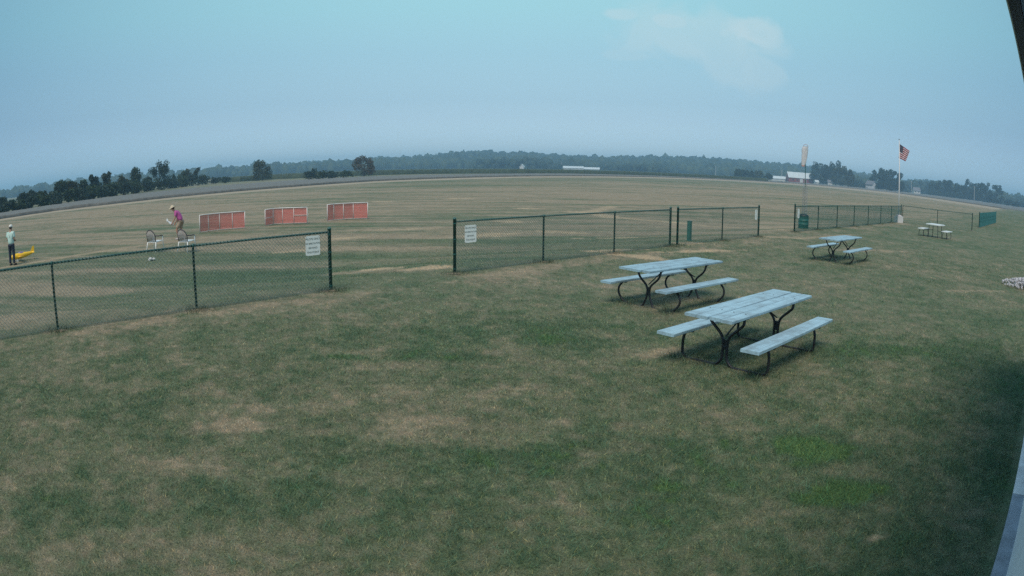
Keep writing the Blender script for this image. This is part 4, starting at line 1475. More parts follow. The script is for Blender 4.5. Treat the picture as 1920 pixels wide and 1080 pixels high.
def picnic_table(label, x, y, rot, L, W, bench, bw, curvy, nplank=4, frame_x=None, bench_dx=0.0, seed=1, zt_=.75, zb=.44):
    """x axis runs along the table"""
    g = random.Random(seed)
    root = empty('picnic_table', (x, y, 0), rot, label, 'picnic table', 'grey blue plank picnic tables on the lawn')
    th = .042
    pw = W / nplank
    for i in range(nplank):
        yy = -W / 2 + pw * (i + .5)
        sag = g.uniform(-.003, .003)
        dx = g.uniform(-.03, .03)
        pl = MB().bar((dx, 0, 0), (L + g.uniform(-.02, .02), pw - .016, th), .007).build('plank', M['plank'], root)
        pl.location = (0, yy, zt_ - th / 2 + sag)
        pl.rotation_euler = (g.uniform(-.006, .006), g.uniform(-.002, .002), g.uniform(-.002, .002))
    fx = frame_x or L * .30
    for pl in [c_ for c_ in COL.objects if c_.parent == root]:
        for e in (-1, 1):
            b_ = MB().lathe((0, 0, 0), [(.011, 0), (.009, .004), (.003, .006)], 8).build('bolt', M['pipe'], pl)
            b_.location = (e * fx, 0, th / 2)
    for s_ in (-1, 1):
        be = MB().bar((0, 0, 0), (L + g.uniform(-.02, .02), bw, th), .005).build('bench', M['plank'], root)
        be.location = (bench_dx * s_, s_ * bench, zb - th / 2)
        be.rotation_euler = (g.uniform(-.01, .01), 0, g.uniform(-.003, .003))
        for e in (-1, 1):
            MB().box((e * fx, s_ * bench, zb - th - .012), (.05, bw * .85, .02)).build('bracket', M['pipe'], root)
    for e in (-1, 1):
        X = e * fx
        for s_ in (-1, 1):
            if not curvy:
                path = [(X, s_ * bench, zb - th - .01), (X, s_ * (bench + .045), zb - .17), (X, s_ * (bench + .045), .004),
                        (X, s_ * .12, .004), (X, s_ * .034, .10), (X, s_ * .034, .40), (X, s_ * .27, .60), (X, s_ * .27, zt_ - th - .005)]
                path = arc_pts(path, .10, 6)
            else:
                path = [(X, s_ * (bench - .02), zb - th - .01), (X, s_ * (bench + .085), zb - .16), (X, s_ * (bench + .09), .16), (X, s_ * (bench - .07), -.014),
                        (X, s_ * .25, -.018), (X, s_ * .13, -.006), (X, s_ * .026, .20), (X, s_ * .026, .38), (X, s_ * .24, .55), (X, s_ * .29, zt_ - th - .005)]
                path = arc_pts(path, .14, 6)
            MB().tube(path, .0205, 10).build('leg', M['pipe'], root, True)
        MB().box((X, 0, zt_ - th - .012), (.05, W * .86, .02)).build('cross_bar', M['pipe'], root)
        MB().tube([(X, 0, .42), (e * fx * .30, 0, zt_ - th - .02)], .011, 6).build('brace', M['pipe'], root)
        MB().box((X, 0, .30), (.012, .09, .14)).build('clamp', M['pipe'], root)
    return root


def rz_from(an):
    return math.pi / 2 - an


t1 = picnic_table('nearest grey blue picnic table with squared black pipe legs', 3.393, 8.853, rz_from(.839), 2.62, .745, .645, .275, False, 4, .80, seed=3)
t2 = picnic_table('second grey blue picnic table with curved legs just behind the nearest one', 3.083, 12.711, rz_from(.885), 2.42, .745, .66, .26, True, 4, .74, seed=8)
t3 = picnic_table('third and farther grey blue picnic table with curved legs standing alone', 10.623, 19.69, rz_from(.880), 2.30, .745, .68, .26, True, 4, .70, seed=12)

# white folding picnic set near the far fence corner
p = (23.862, 31.513, -0.000)
wt = empty('folding_picnic_table', p, face(p, R(-18)), 'small white plastic picnic table with dark legs and two side benches near the far fence', 'picnic table')


def slab_round(w, d, th, z, c=(0, 0), nn_=6, r=.12):
    pts = []
    for cx_, cy_, a0 in ((w / 2 - r, d / 2 - r, 0), (-w / 2 + r, d / 2 - r, 90), (-w / 2 + r, -d / 2 + r, 180), (w / 2 - r, -d / 2 + r, 270)):
        for k in range(nn_ + 1):
            a = R(a0 + 90 * k / nn_)
            pts.append((c[0] + cx_ + r * math.cos(a), c[1] + cy_ + r * math.sin(a)))
    m_ = len(pts)
    mb = MB()
    mb.add([(x, y, z - th) for x, y in pts] + [(x, y, z) for x, y in pts],
           [tuple(range(m_ - 1, -1, -1)), tuple(range(m_, 2 * m_))] + [(i, (i + 1) % m_, (i + 1) % m_ + m_, i + m_) for i in range(m_)])
    return mb


slab_round(.98, 1.35, .045, .75).build('tabletop', M['white'], wt)
for s_ in (-1, 1):
    slab_round(.46, 1.30, .04, .44, (s_ * .82, .0)).build('bench', M['white'], wt)
    for e in (-1, 1):
        MB().tube([(s_ * .30, e * .42, .71), (s_ * .33, e * .45, 0)], .018, 8).build('table_leg', M['pipe'], wt)
        for q_ in (-1, 1):
            MB().tube([(s_ * .82 + q_ * .10, e * .45, .41), (s_ * .82 + q_ * .17, e * .45, .18), (s_ * .82 + q_ * .15, e * .45, 0)], .016, 8).build('bench_leg', M['pipe'], wt)
        MB().tube([(s_ * .30, e * .42, .40), (s_ * .66, e * .42, .37)], .012, 6).build('link_arm', M['pipe'], wt)


# ------------------------------------------------------------------ red mesh barriers
def barrier(label, base, tops, mids=()):
    """base: list of ground points; posts stand at each; netting between them"""
    root = empty('mesh_barrier', base[0], 0, label, 'barrier', 'red mesh barriers in white pipe frames on the flight line')
    o0 = Vector(base[0])
    P = [Vector(b) - o0 for b in base]
    H_ = tops
    for i, b in enumerate(P):
        MB().tube([b, b + Vector((0, 0, H_))], .021 if i in (0, len(P) - 1) else .016, 8).build('frame_post', M['pipe_white'], root, True)
    cr_ = arc_pts([b + Vector((0, 0, H_)) for b in P], .12, 4)
    MB().tube(cr_, .024, 8).build('top_rail', M['pipe_white'], root, True)
    MB().tube([b + Vector((0, 0, .05)) for b in P], .010, 8).build('bottom_rail', M['pipe_white'], root, True)
    for (i, z) in mids:
        a, b = P[i], P[i + 1]
        MB().tube([a + Vector((0, 0, z)), b + Vector((0, 0, z))], .014, 6).build('mid_rail', M['pipe_white'], root, True)
    for a, b in zip(P[:-1], P[1:]):
        u = (b - a)
        L = u.length
        u.normalize()
        nrm_ = Vector((u.y, -u.x, 0)) * -.028 if False else Vector((-u.y, u.x, 0)) * .026
        mb = MB()
        # plastic safety netting: broad horizontal and narrow vertical strands
        z = .06
        while z < H_ - .02:
            w_ = .017
            j = random.uniform(-.004, .004)
            A_, B_ = a + nrm_, b + nrm_
            mb.box(((A_ + B_) / 2 + Vector((0, 0, z + j))), (L, .003, w_), Matrix.Rotation(math.atan2(u.y, u.x), 3, 'Z'))
            z += .034
        k = .02
        while k < L:
            c0 = a + u * k + nrm_ * 1.12
            mb.box((c0.x, c0.y, c0.z + H_ / 2 + .02), (.012, .003, H_ - .06), Matrix.Rotation(math.atan2(u.y, u.x), 3, 'Z'))
            k += .040
        mb.build('netting', M['netting'], root, kind='stuff')
    return root


barrier('leftmost red mesh barrier with rounded white top rail, nearest the leaning man', [(-15.415, 30.469, -0.280), (-15.189, 31.061, -0.280), (-14.781, 31.629, -0.280), (-14.195, 32.035, -0.280), (-13.568, 32.304, -0.280)], 0.880)
barrier('middle red mesh barrier with two short white mid rails', [(-12.767, 33.281, -0.280), (-12.630, 34.174, -0.280), (-12.151, 34.378, -0.280), (-11.499, 34.388, -0.280), (-10.731, 34.383, -0.280)], 0.865, mids=((0, .42), (3, .46)))
barrier('rightmost red mesh barrier, directly left of the lone brown tree', [(-9.917, 35.555, -0.280), (-9.729, 36.225, -0.280), (-9.262, 36.571, -0.280), (-8.786, 36.968, -0.280), (-7.966, 37.020, -0.280)], 0.906)


# ------------------------------------------------------------------ resin armchairs
def chair(label, pos, rz):
    root = empty('lawn_chair', pos, rz, label, 'chair', 'pair of resin chairs behind the left fence')
    # faces +y
    mb = MB()
    mb.add([(-.23, -.20, .40), (.23, -.20, .40), (.25, .24, .43), (-.25, .24, .43), (-.23, -.20, .425), (.23, -.20, .425), (.25, .24, .455), (-.25, .24, .455)],
           [(0, 3, 2, 1), (4, 5, 6, 7), (0, 1, 5, 4), (1, 2, 6, 5), (2, 3, 7, 6), (3, 0, 4, 7)])
    mb.build('seat', M['white'], root)
    # arched slatted back
    arch = [(.24 * math.cos(R(a)), -.22 - .10 * math.sin(R(a)), .62 + .27 * math.sin(R(a))) for a in range(0, 181, 15)]
    arch = [(.23, -.19, .41)] + arch + [(-.23, -.19, .41)]
    MB().tube(arch, .019, 8).build('back_frame', M['dark_resin'], root, True)
    for k in range(-4, 5):
        x = k * .048
        top = .62 + .27 * math.sqrt(max(0, 1 - (x / .24) ** 2))
        b_ = MB()
        b_.tube([(x, -.20, .43), (x, -.255, .62), (x, -.22 - .10 * (top - .62) / .27, top)], .0135, 6)
        b_.build('back_slat', M['tan_resin'], root, True)
    for s_ in (-1, 1):
        MB().tube([(s_ * .235, -.21, .66), (s_ * .285, -.05, .64), (s_ * .29, .14, .645), (s_ * .28, .22, .62)], .02, 8).build('armrest', M['dark_resin'], root, True)
        MB().tube([(s_ * .28, .22, .62), (s_ * .26, .24, .42), (s_ * .285, .27, 0)], [.018, .022, .016], 8).build('leg', M['white'], root, True)
        MB().tube([(s_ * .23, -.19, .42), (s_ * .27, -.28, 0)], [.022, .016], 8).build('leg', M['white'], root, True)
    return root


pc1 = (-13.809, 22.957, -0.280)
pc2 = (-12.165, 22.763, -0.280)
chair('left resin lawn chair behind the fence with arched tan back', (pc1[0], pc1[1], pc1[2]), -R(0) - R(10))
chair('right resin lawn chair, the one in front of the leaning man', (pc2[0], pc2[1], pc2[2]), -R(12))
p = (-12.535, 20.521, -0.280)
bag = MB()
g = random.Random(4)
for k in range(7):
    bag.ell((g.uniform(-.09, .09), g.uniform(-.07, .07), .03 + .05 * k / 7), (g.uniform(.05, .09), .05, g.uniform(.03, .06)), 8, 5, Matrix.Rotation(g.uniform(-1, 1), 3, 'X'))
rag = bag.build('cloth_bundle', M['house_white'], None, True)
rag.location = p
tag(rag, 'small pale cloth bundle lying in the grass below the left chair', 'cloth')


# ------------------------------------------------------------------ people
def skinned(name, verts, edges, radii, material, parent=None, sub=2, root_i=0):
    me = bpy.data.meshes.new(name)
    me.from_pydata([tuple(v) for v in verts], edges, [])
    o = bpy.data.objects.new(name, me)
    COL.objects.link(o)
    sk_ = o.modifiers.new('skin', 'SKIN')
    sk_.use_smooth_shade = True
    if not me.skin_vertices:
        raise RuntimeError('no skin layer')
    for i, d_ in enumerate(me.skin_vertices[0].data):
        r_ = radii[i]
        d_.radius = r_ if isinstance(r_, tuple) else (r_, r_)
        d_.use_root = (i == root_i)
    ss = o.modifiers.new('sub', 'SUBSURF')
    ss.levels = ss.render_levels = sub
    me.materials.append(material)
    if parent:
        o.parent = parent
    return o


def person(label, pos, rz, J, shirt, legs_mat, hat, long_legs=True, sleeve=.55, scale=1.0):
    """J: joint positions (x right, y forward, z up) of a 1.75 m adult"""
    root = empty('person', pos, rz, label, 'person')
    root.scale = (scale,) * 3
    V, E, RD_ = [], [], []

    def add(k, r_):
        V.append(Vector(J[k]))
        RD_.append(r_)
        return len(V) - 1
    ids = {}
    for k, r_ in (('pelvis', (.135, .10)), ('waist', (.125, .09)), ('chest', (.155, .105)), ('neck0', .075), ('neck1', .055), ('head0', (.065, .075)), ('head1', (.078, .095)), ('head2', (.05, .06)),
                  ('hipL', .088), ('kneeL', .056), ('ankL', .038), ('heelL', .036), ('toeL', .030),
                  ('hipR', .088), ('kneeR', .056), ('ankR', .038), ('heelR', .036), ('toeR', .030),
                  ('shL', .058), ('elL', .038), ('wrL', .026), ('palmL', (.022, .036)),
                  ('shR', .058), ('elR', .038), ('wrR', .026), ('palmR', (.022, .036))):
        ids[k] = add(k, r_)
    ch = ['pelvis', 'waist', 'chest', 'neck0', 'neck1', 'head0', 'head1', 'head2']
    E += [(ids[a], ids[b]) for a, b in zip(ch[:-1], ch[1:])]
    for s_ in 'LR':
        for ch in (['pelvis', 'hip' + s_, 'knee' + s_, 'ank' + s_, 'heel' + s_, 'toe' + s_], ['chest', 'sh' + s_, 'el' + s_, 'wr' + s_, 'palm' + s_]):
            E += [(ids[a], ids[b]) for a, b in zip(ch[:-1], ch[1:])]
    for s_ in 'LR':
        pw_, w_ = Vector(J['palm' + s_]), Vector(J['wr' + s_])
        d_ = (pw_ - w_).normalized()
        sx = Vector((0, 1, 0)) if abs(d_.y) < .8 else Vector((1, 0, 0))
        sx = (sx - d_ * sx.dot(d_)).normalized()
        inw = Vector((-1 if s_ == 'R' else 1, 0, 0))
        for k, (o_, ln) in enumerate(((-.030, .062), (-.010, .074), (.010, .080), (.030, .072))):
            b0 = pw_ + sx * o_ + d_ * .012
            b1 = b0 + d_ * ln * .55 + inw * .008
            b2 = b0 + d_ * ln + inw * .028
            n0 = len(V)
            V.extend([b0, b1, b2])
            RD_.extend([.010, .009, .007])
            E.extend([(ids['palm' + s_], n0), (n0, n0 + 1), (n0 + 1, n0 + 2)])
        n0 = len(V)
        V.extend([w_ + d_ * .03 + sx * .035, w_ + d_ * .065 + sx * .058 + inw * .01])
        RD_.extend([.012, .009])
        E.extend([(ids['wr' + s_], n0), (n0, n0 + 1)])
    skinned('body', V, E, RD_, M['skin'], root)
    # shirt
    def lerp(a, b, t):
        return Vector(J[a]).lerp(Vector(J[b]), t)
    sv = [Vector(J['pelvis']) + Vector((0, 0, -.07 if long_legs else -.02)), Vector(J['waist']), Vector(J['chest']), lerp('chest', 'neck0', .75),
          Vector(J['shL']), lerp('shL', 'elL', .45), lerp('shL', 'elL', .45 + sleeve * .5), Vector(J['shR']), lerp('shR', 'elR', .45), lerp('shR', 'elR', .45 + sleeve * .5)]
    skinned('shirt', sv, [(0, 1), (1, 2), (2, 3), (2, 4), (4, 5), (5, 6), (2, 7), (7, 8), (8, 9)],
            [(.190, .15), (.185, .148), (.205, .155), .085, .082, .070, .066, .082, .070, .066], shirt, root)
    # trousers or shorts
    tv = [Vector(J['pelvis']) + Vector((0, 0, .03))]
    te, tr_ = [], [(.155, .122)]
    for s_ in 'LR':
        n0 = len(tv)
        if long_legs:
            tv += [Vector(J['hip' + s_]), Vector(J['knee' + s_]), lerp('knee' + s_, 'ank' + s_, .6), Vector(J['ank' + s_]) + Vector((0, 0, -.01))]
            tr_ += [.108, .080, .070, .066]
            te += [(0, n0), (n0, n0 + 1), (n0 + 1, n0 + 2), (n0 + 2, n0 + 3)]
        else:
            tv += [Vector(J['hip' + s_]), lerp('hip' + s_, 'knee' + s_, .5), lerp('hip' + s_, 'knee' + s_, .92)]
            tr_ += [.112, .105, .098]
            te += [(0, n0), (n0, n0 + 1), (n0 + 1, n0 + 2)]
    skinned('trousers' if long_legs else 'shorts', tv, te, tr_, legs_mat, root)
    for s_ in 'LR':
        a, b = Vector(J['heel' + s_]), Vector(J['toe' + s_])
        d_ = (b - a)
        rot = Matrix.Rotation(math.atan2(d_.y, d_.x), 3, 'Z')
        MB().ell((a + b) / 2 + Vector((0, 0, .0)), (.145, .052, .048), 12, 6, rot).build('shoe', M['rubber'] if long_legs else M['tan_resin'], root, True)
    # face
    hc, h1 = Vector(J['head1']), Vector(J['head0'])
    up = (Vector(J['head2']) - h1).normalized()
    fw = Vector(J['facing']).normalized()
    fw = (fw - up * fw.dot(up)).normalized()
    rt = fw.cross(up)
    bs = Matrix((rt, fw, up)).transposed()

    def at(x, y, z):
        return hc + bs @ Vector((x, y, z))
    MB().ell(at(0, .098, -.025), (.013, .020, .022), 8, 5, bs).build('nose', M['skin'], root, True)
    for s_ in (-1, 1):
        MB().ell(at(s_ * .082, .0, -.015), (.010, .018, .030), 8, 5, bs).build('ear', M['skin'], root, True)
        MB().ell(at(s_ * .030, .085, .005), (.012, .008, .007), 8, 5, bs).build('eye', M['ink'], root, True)
    MB().ell(at(0, .086, -.062), (.022, .008, .006), 8, 5, bs).build('mouth', M['netting'], root, True)
    MB().ell(at(0, -.028, .012), (.085, .085, .095), 14, 8, bs).build('hair', M['hair'], root, True)
    # hat
    hm = MB()
    if hat == 'cap':
        hm.ell(at(0, -.008, .055), (.096, .108, .078), 16, 8, bs)
        brim = [at(x, y, .045) for x, y in ((-.08, .07), (-.06, .15), (0, .18), (.06, .15), (.08, .07), (0, .05))]
        brim += [q_ + bs @ Vector((0, 0, .012)) for q_ in brim]
        hm.add(brim, [(0, 1, 2, 3, 4, 5), (11, 10, 9, 8, 7, 6)] + [(i, i + 6, (i + 1) % 6 + 6, (i + 1) % 6) for i in range(6)])
        hm.build('cap', M['cap'], root)
    else:
        hm.ell(at(0, -.005, .065), (.092, .102, .085), 16, 8, bs)
        k = 22
        r0, r1 = [], []
        for i in range(k):
            a = 2 * math.pi * i / k
            r0.append(at(.09 * math.cos(a), .10 * math.sin(a), .055))
            r1.append(at(.185 * math.cos(a), .20 * math.sin(a), .028 + .01 * math.sin(2 * a)))
        v_ = r0 + r1 + [q_ + bs @ Vector((0, 0, .008)) for q_ in r0 + r1]
        f_ = []
        for i in range(k):
            j = (i + 1) % k
            f_ += [(i, j, k + j, k + i), (2 * k + i, 3 * k + i, 3 * k + j, 2 * k + j), (k + i, k + j, 3 * k + j, 3 * k + i)]
        hm.add(v_, f_)
        hm.build('sun_hat', M['straw'], root)
    return root


stand = dict(pelvis=(0, 0, .93), waist=(0, .005, 1.07), chest=(0, -.005, 1.28), neck0=(0, .0, 1.43), neck1=(0, .012, 1.50), head0=(0, .03, 1.555), head1=(0, .04, 1.62), head2=(0, .03, 1.70),
             hipL=(-.10, 0, .86), kneeL=(-.115, .02, .48), ankL=(-.12, -.015, .09), heelL=(-.12, -.03, .045), toeL=(-.135, .16, .035),
             hipR=(.10, 0, .86), kneeR=(.12, .02, .48), ankR=(.135, -.015, .09), heelR=(.135, -.03, .045), toeR=(.16, .155, .035),
             shL=(-.195, -.01, 1.385), elL=(-.235, -.03, 1.11), wrL=(-.17, .19, 1.03), palmL=(-.10, .25, 1.04),
             shR=(.195, -.01, 1.385), elR=(.240, -.03, 1.11), wrR=(.17, .19, 1.03), palmR=(.10, .25, 1.04), facing=(.1, 1, -.15))
p = (-20.005, 19.973, -0.280)
hm1 = 1.654
man = person('man in white cap, pale teal T-shirt and dark jeans standing beside the yellow model plane', p, face(p, R(-34)), stand,
             M['teal_shirt'], M['jeans'], 'cap', True, scale=hm1 / 1.76)
pr = text_mesh('5', .15, man, M['cap'], (-.03, -.1455, 1.27), (R(90), 0, 0), 'shirt_print', .003)
ctl = empty('radio_transmitter', p, face(p, R(-34)), 'small dark radio transmitter held by the man in the teal T-shirt', 'radio controller')
ctl.scale = (hm1 / 1.76,) * 3
MB().box((0, .275, 1.045), (.17, .10, .045), Matrix.Rotation(R(30), 3, 'X')).build('case', M['dark_resin'], ctl)
MB().tube([(0, .30, 1.07), (0, .40, 1.14)], .004, 5).build('antenna', M['galv'], ctl)
for s_ in (-1, 1):
    MB().tube([(s_ * .05, .262, 1.06), (s_ * .05, .252, 1.085)], .005, 5).build('stick', M['galv'], ctl)

bend = dict(pelvis=(0, -.06, .88), waist=(0, -.02, 1.01), chest=(0, .12, 1.20), neck0=(0, .24, 1.33), neck1=(0, .28, 1.39), head0=(0, .33, 1.425), head1=(0, .36, 1.485), head2=(0, .37, 1.565),
            hipL=(-.10, -.04, .82), kneeL=(-.11, .16, .48), ankL=(-.11, .04, .09), heelL=(-.11, .02, .045), toeL=(-.12, .21, .035),
            hipR=(.10, -.07, .82), kneeR=(.11, -.04, .46), ankR=(.11, -.24, .10), heelR=(.11, -.26, .05), toeR=(.12, -.07, .035),
            shL=(-.18, .16, 1.30), elL=(-.22, .20, 1.03), wrL=(-.17, .33, .84), palmL=(-.15, .38, .77),
            shR=(.18, .14, 1.30), elR=(.22, .13, 1.02), wrR=(.20, .24, .80), palmR=(.18, .29, .73), facing=(0, 1, -.25))
p = (-15.078, 27.591, -0.280)
hm2 = 1.580
man2 = person('man in tan sun hat, magenta shirt and khaki shorts leaning forward behind the chairs', p, face(p, R(80)), bend,
              M['magenta_shirt'], M['khaki'], 'hat', False, scale=hm2 / 1.62)
# white foam model held at his knees
gl = empty('foam_model_plane', p, face(p, R(80)), 'white foam model plane held low by the man in the magenta shirt', 'model plane')
gl.scale = (hm2 / 1.62,) * 3
MB().tube([(0, .30, .68), (0, .42, .76), (0, .60, .88), (0, .68, .93)], [.02, .04, .035, .02], 8).build('fuselage', M['white'], gl, True)
MB().box((0, .46, .80), (.66, .14, .015), Matrix.Rotation(R(35), 3, 'X')).build('wing', M['white'], gl)
MB().box((0, .64, .92), (.22, .07, .01), Matrix.Rotation(R(35), 3, 'X')).build('tailplane', M['white'], gl)
MB().box((0, .66, .965), (.01, .08, .10), Matrix.Rotation(R(35), 3, 'X')).build('fin', M['white'], gl)

# ------------------------------------------------------------------ yellow model plane on the grass
p = (-20.512, 21.279, -0.280)
pl = empty('model_airplane', p, face(p, R(12)), 'yellow radio controlled model airplane parked on the grass beside the standing man', 'model plane')
# nose towards -x, tail towards +x
body = MB()
st_ = [(-.62, .04, .20), (-.58, .10, .21), (-.40, .125, .22), (-.10, .13, .235), (.15, .11, .25), (.40, .075, .275), (.60, .035, .30)]
n = 12
vs = []
for x, r_, z in st_:
    for k in range(n):
        a = 2 * math.pi * k / n
        vs.append((x, r_ * .8 * math.cos(a), z + r_ * math.sin(a)))
body.add(vs, [(i * n + k, (i + 1) * n + k, (i + 1) * n + (k + 1) % n, i * n + (k + 1) % n) for i in range(len(st_) - 1) for k in range(n)] + [tuple(range(n - 1, -1, -1)), tuple((len(st_) - 1) * n + k for k in range(n))])
body.build('fuselage', M['yellow'], pl, True)


def foil(name, root_c, span, chord0, chord1, th, sweep, dih, mat_):
    mb = MB()
    prof_ = [(-.5, 0), (-.3, .6), (.0, .7), (.5, .0), (.0, -.35), (-.35, -.4)]
    vs_ = []
    for s_ in (-1, 0, 1):
        ch = chord0 if s_ == 0 else chord1
        for (a, b) in prof_:
            vs_.append((root_c[0] + a * ch + abs(s_) * sweep, root_c[1] + s_ * span / 2, root_c[2] + b * th + abs(s_) * dih))
    k_ = len(prof_)
    fs_ = [(j * k_ + i, j * k_ + (i + 1) % k_, (j + 1) * k_ + (i + 1) % k_, (j + 1) * k_ + i) for j in range(2) for i in range(k_)]
    fs_ += [tuple(range(k_ - 1, -1, -1)), tuple(2 * k_ + i for i in range(k_))]
    mb.add(vs_, fs_)
    return mb.build(name, mat_, pl)


wing = foil('wing', (-.18, 0, .19), 1.5, .27, .20, .035, .02, .06, M['yellow'])
for s_ in (-1, 1):
    MB().box((-.16, s_ * .66, .262), (.19, .12, .012)).build('wing_stripe', M['orange'], pl)
foil('tailplane', (.56, 0, .30), .52, .16, .12, .015, .02, 0, M['yellow'])
fin = MB()
fin.add([(.42, -.008, .32), (.64, -.008, .32), (.64, -.006, .56), (.55, -.006, .56), (.42, .008, .32), (.64, .008, .32), (.64, .006, .56), (.55, .006, .56)],
        [(0, 1, 2, 3), (7, 6, 5, 4), (0, 4, 5, 1), (1, 5, 6, 2), (2, 6, 7, 3), (3, 7, 4, 0)])
fin.build('fin', M['yellow'], pl)
MB().ell((-.08, 0, .33), (.17, .065, .075), 12, 6).build('canopy', M['canopy'], pl, True)
MB().ell((-.64, 0, .205), (.05, .035, .035), 10, 6).build('spinner', M['white'], pl, True)
MB().box((-.65, 0, .205), (.012, .025, .30)).build('propeller', M['rubber'], pl)
for s_ in (-1, 1):
    MB().tube([(-.30, s_ * .05, .16), (-.32, s_ * .17, .055)], .007, 6).build('gear_strut', M['galv'], pl)
    MB().tube([(-.32, s_ * .158, .05), (-.32, s_ * .192, .05)], .05, 14).build('wheel', M['white'], pl)
MB().tube([(.58, 0, .27), (.62, 0, .02)], .006, 5).build('tail_strut', M['galv'], pl)
MB().tube([(.62, -.012, .02), (.62, .012, .02)], .02, 10).build('tail_wheel', M['rubber'], pl)

# ------------------------------------------------------------------ clubhouse beside the camera
bu, bn = FD, FN


def bl(s, lat, z):
    return Vector((bu.x * s + bn.x * lat, bu.y * s + bn.y * lat, z))


house = empty('clubhouse', (0, 0, 0), 0, 'white sided clubhouse along the right edge with dark eave overhead', 'building')


def prism(s0, s1, lat0, lat1, z0, z1):
    mb = MB()
    v_ = [bl(s, l, z) for z in (z0, z1) for s, l in ((s0, lat0), (s1, lat0), (s1, lat1), (s0, lat1))]
    mb.add(v_, [(0, 1, 2, 3), (7, 6, 5, 4), (0, 4, 5, 1), (1, 5, 6, 2), (2, 6, 7, 3), (3, 7, 4, 0)])
    return mb


prism(-5, 8.8, -5.5, -.385, -.1, 2.98).build('wall', M['house_white'], house)
zz = .12
while zz < 2.95:
    # overlapping siding boards
    mb = MB()
    v_ = []
    for s in (-5.0, 8.82):
        v_ += [bl(s, -.383, zz), bl(s, -.362, zz), bl(s, -.375, zz + .148), bl(s, -.383, zz + .148)]
    mb.add(v_, [(0, 3, 2, 1), (4, 5, 6, 7), (0, 1, 5, 4), (1, 2, 6, 5), (2, 3, 7, 6)])
    mb.build('siding_board', M['siding'], house)
    zz += .15
# roof: pitched, eave overhanging the wall past the camera
mb = MB()
v_ = []
for s in (-5.4, 9.2):
    v_ += [bl(s, .045, 3.13), bl(s, -2.95, 4.15), bl(s, -5.95, 3.13), bl(s, -5.95, 3.03), bl(s, -2.95, 4.05), bl(s, .045, 3.03)]
mb.add(v_, [(0, 6, 7, 1), (1, 7, 8, 2), (2, 8, 9, 3), (3, 9, 10, 4), (4, 10, 11, 5), (5, 11, 6, 0), (0, 1, 2, 3, 4, 5), (11, 10, 9, 8, 7, 6)])
mb.build('roof', M['roofdark'], house)
prism(-5.4, 9.2, .012, .046, 2.963, 3.12).build('fascia', M['fascia'], house)
prism(-5.4, 9.2, .0465, .0515, 2.972, 3.135).build('drip_edge', M['white'], house)
k = 0
s = -5.4
while s < 9.0:
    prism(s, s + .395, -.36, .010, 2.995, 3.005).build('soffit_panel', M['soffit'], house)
    s += .40
apr = empty('concrete_apron', (0, 0, 0), 0, 'narrow concrete apron slabs along the foot of the clubhouse wall', 'apron')
s = 0.0
JOINT = 5.83
segs = [(-4.0, -1.2), (-1.2, 1.9), (1.9, JOINT), (JOINT, 9.2), (9.2, 10.4)]
for i, (a, b) in enumerate(segs):
    prism(a + .008, b - .008, -.386, -.238, -.06, .028).build('slab', M['concrete_dark'] if i == 2 else M['concrete'], apr)

# gravel heap at the right edge
g = np.random.default_rng(8)
mb = MB()
c0 = Vector((15.903, 14.823, -0.000))
for k in range(900):
    a, r_ = g.uniform(0, 6.283), min(abs(g.normal(0, .5)), .85)
    hh = max(0, .34 * (1 - r_ / 1.15))
    z = g.uniform(0, 1) ** .4 * hh
    s_ = g.uniform(.025, .06)
    mb.ell((c0.x + r_ * math.cos(a) * 1.25, c0.y + r_ * math.sin(a) * 1.25, z + .01), (s_, s_ * .8, s_ * .6), 5, 3, Matrix.Rotation(g.uniform(0, 3), 3, 'Z'))
gh = mb.build('gravel_heap', M['stone'], None, kind='stuff')
tag(gh, 'pale gravel heap at the right edge of the lawn', 'gravel')

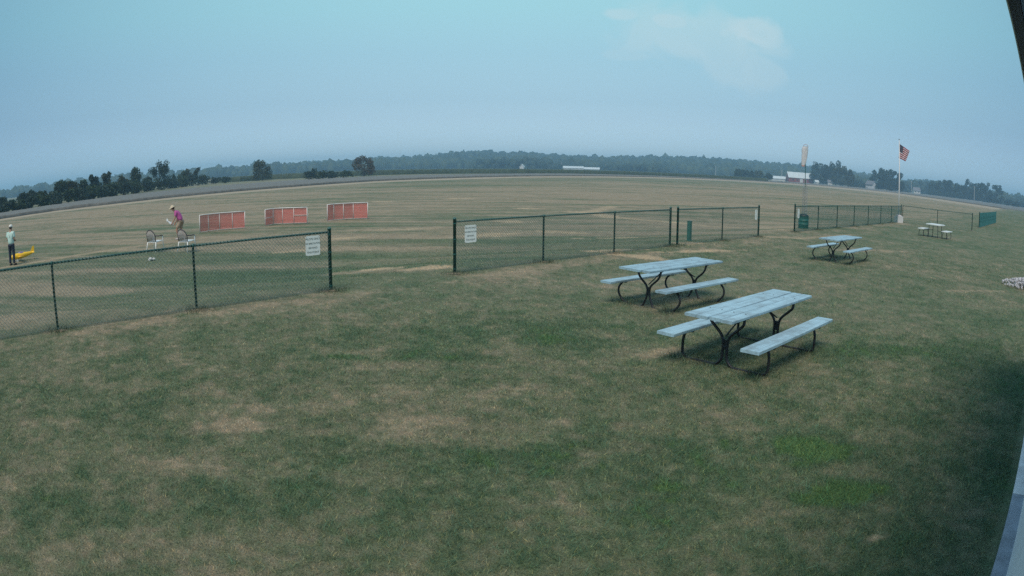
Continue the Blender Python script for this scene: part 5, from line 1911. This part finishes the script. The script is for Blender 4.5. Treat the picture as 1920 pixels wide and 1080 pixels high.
# ------------------------------------------------------------------ hazy evening air
hazebox = MB()
S = 3200
hazebox.add([(-S, -S, -1.5), (S, -S, -1.5), (S, S, -1.5), (-S, S, -1.5), (-S, -S, 62), (S, -S, 62), (S, S, 62), (-S, S, 62)],
            [(0, 3, 2, 1), (4, 5, 6, 7), (0, 1, 5, 4), (1, 2, 6, 5), (2, 3, 7, 6), (3, 0, 4, 7)])
hm_ = bpy.data.materials.new('haze_air')
hm_.use_nodes = True
t = hm_.node_tree
for n in list(t.nodes):
    t.nodes.remove(n)
pv = N(t, 'ShaderNodeVolumePrincipled')
pv.inputs['Color'].default_value = (.43, .74, 1.0, 1)
pv.inputs['Density'].default_value = 0.00060
pv.inputs['Anisotropy'].default_value = 0.0
ho = N(t, 'ShaderNodeOutputMaterial')
t.links.new(pv.outputs[0], ho.inputs['Volume'])
hz_o = hazebox.build('haze', hm_, None, kind='stuff')

# ------------------------------------------------------------------ longer grass the mower misses round the posts
g = np.random.default_rng(15)
pp = []
for fo in (fenceA, fenceB, fenceC, fenceD):
    for ch in fo.children:
        if ch.name.startswith(('line_post', 'end_post')):
            co = ch.data.vertices[0].co
            pp.append((fo.location.x + co.x, fo.location.y + co.y, 260, .16))
for tb in (t1, t2, t3):
    for ch in tb.children:
        if ch.name.startswith('leg'):
            co = tb.matrix_basis @ ch.data.vertices[len(ch.data.vertices) // 3].co
            pp.append((co.x, co.y, 130, .16))
X = np.concatenate([a + g.normal(0, sd_, k) for a, b, k, sd_ in pp])
Y = np.concatenate([b + g.normal(0, sd_, k) for a, b, k, sd_ in pp])
n = len(X)
hh = g.uniform(.04, .11, n)
th = g.uniform(0, 6.283, n)
la = g.uniform(0, 6.283, n)
ww = g.uniform(.004, .008, n)
Z = zt(X, Y)
V = np.empty((n, 3, 3), np.float32)
V[:, 0] = np.stack([X - np.cos(th) * ww, Y - np.sin(th) * ww, Z - .004], -1)
V[:, 1] = np.stack([X + np.cos(th) * ww, Y + np.sin(th) * ww, Z - .004], -1)
V[:, 2] = np.stack([X + np.cos(la) * hh * .6, Y + np.sin(la) * hh * .6, Z + hh], -1)
c_ = turf_colour(X, Y)
c_[:, 0] *= .85
tag(color_mesh('post_grass', V.reshape(-1, 3), np.arange(n * 3).reshape(n, 3), np.repeat(c_, 3, 0), M['blades'], 'stuff', smooth=False),
    'longer grass tufts left round the fence posts and table feet', 'grass')
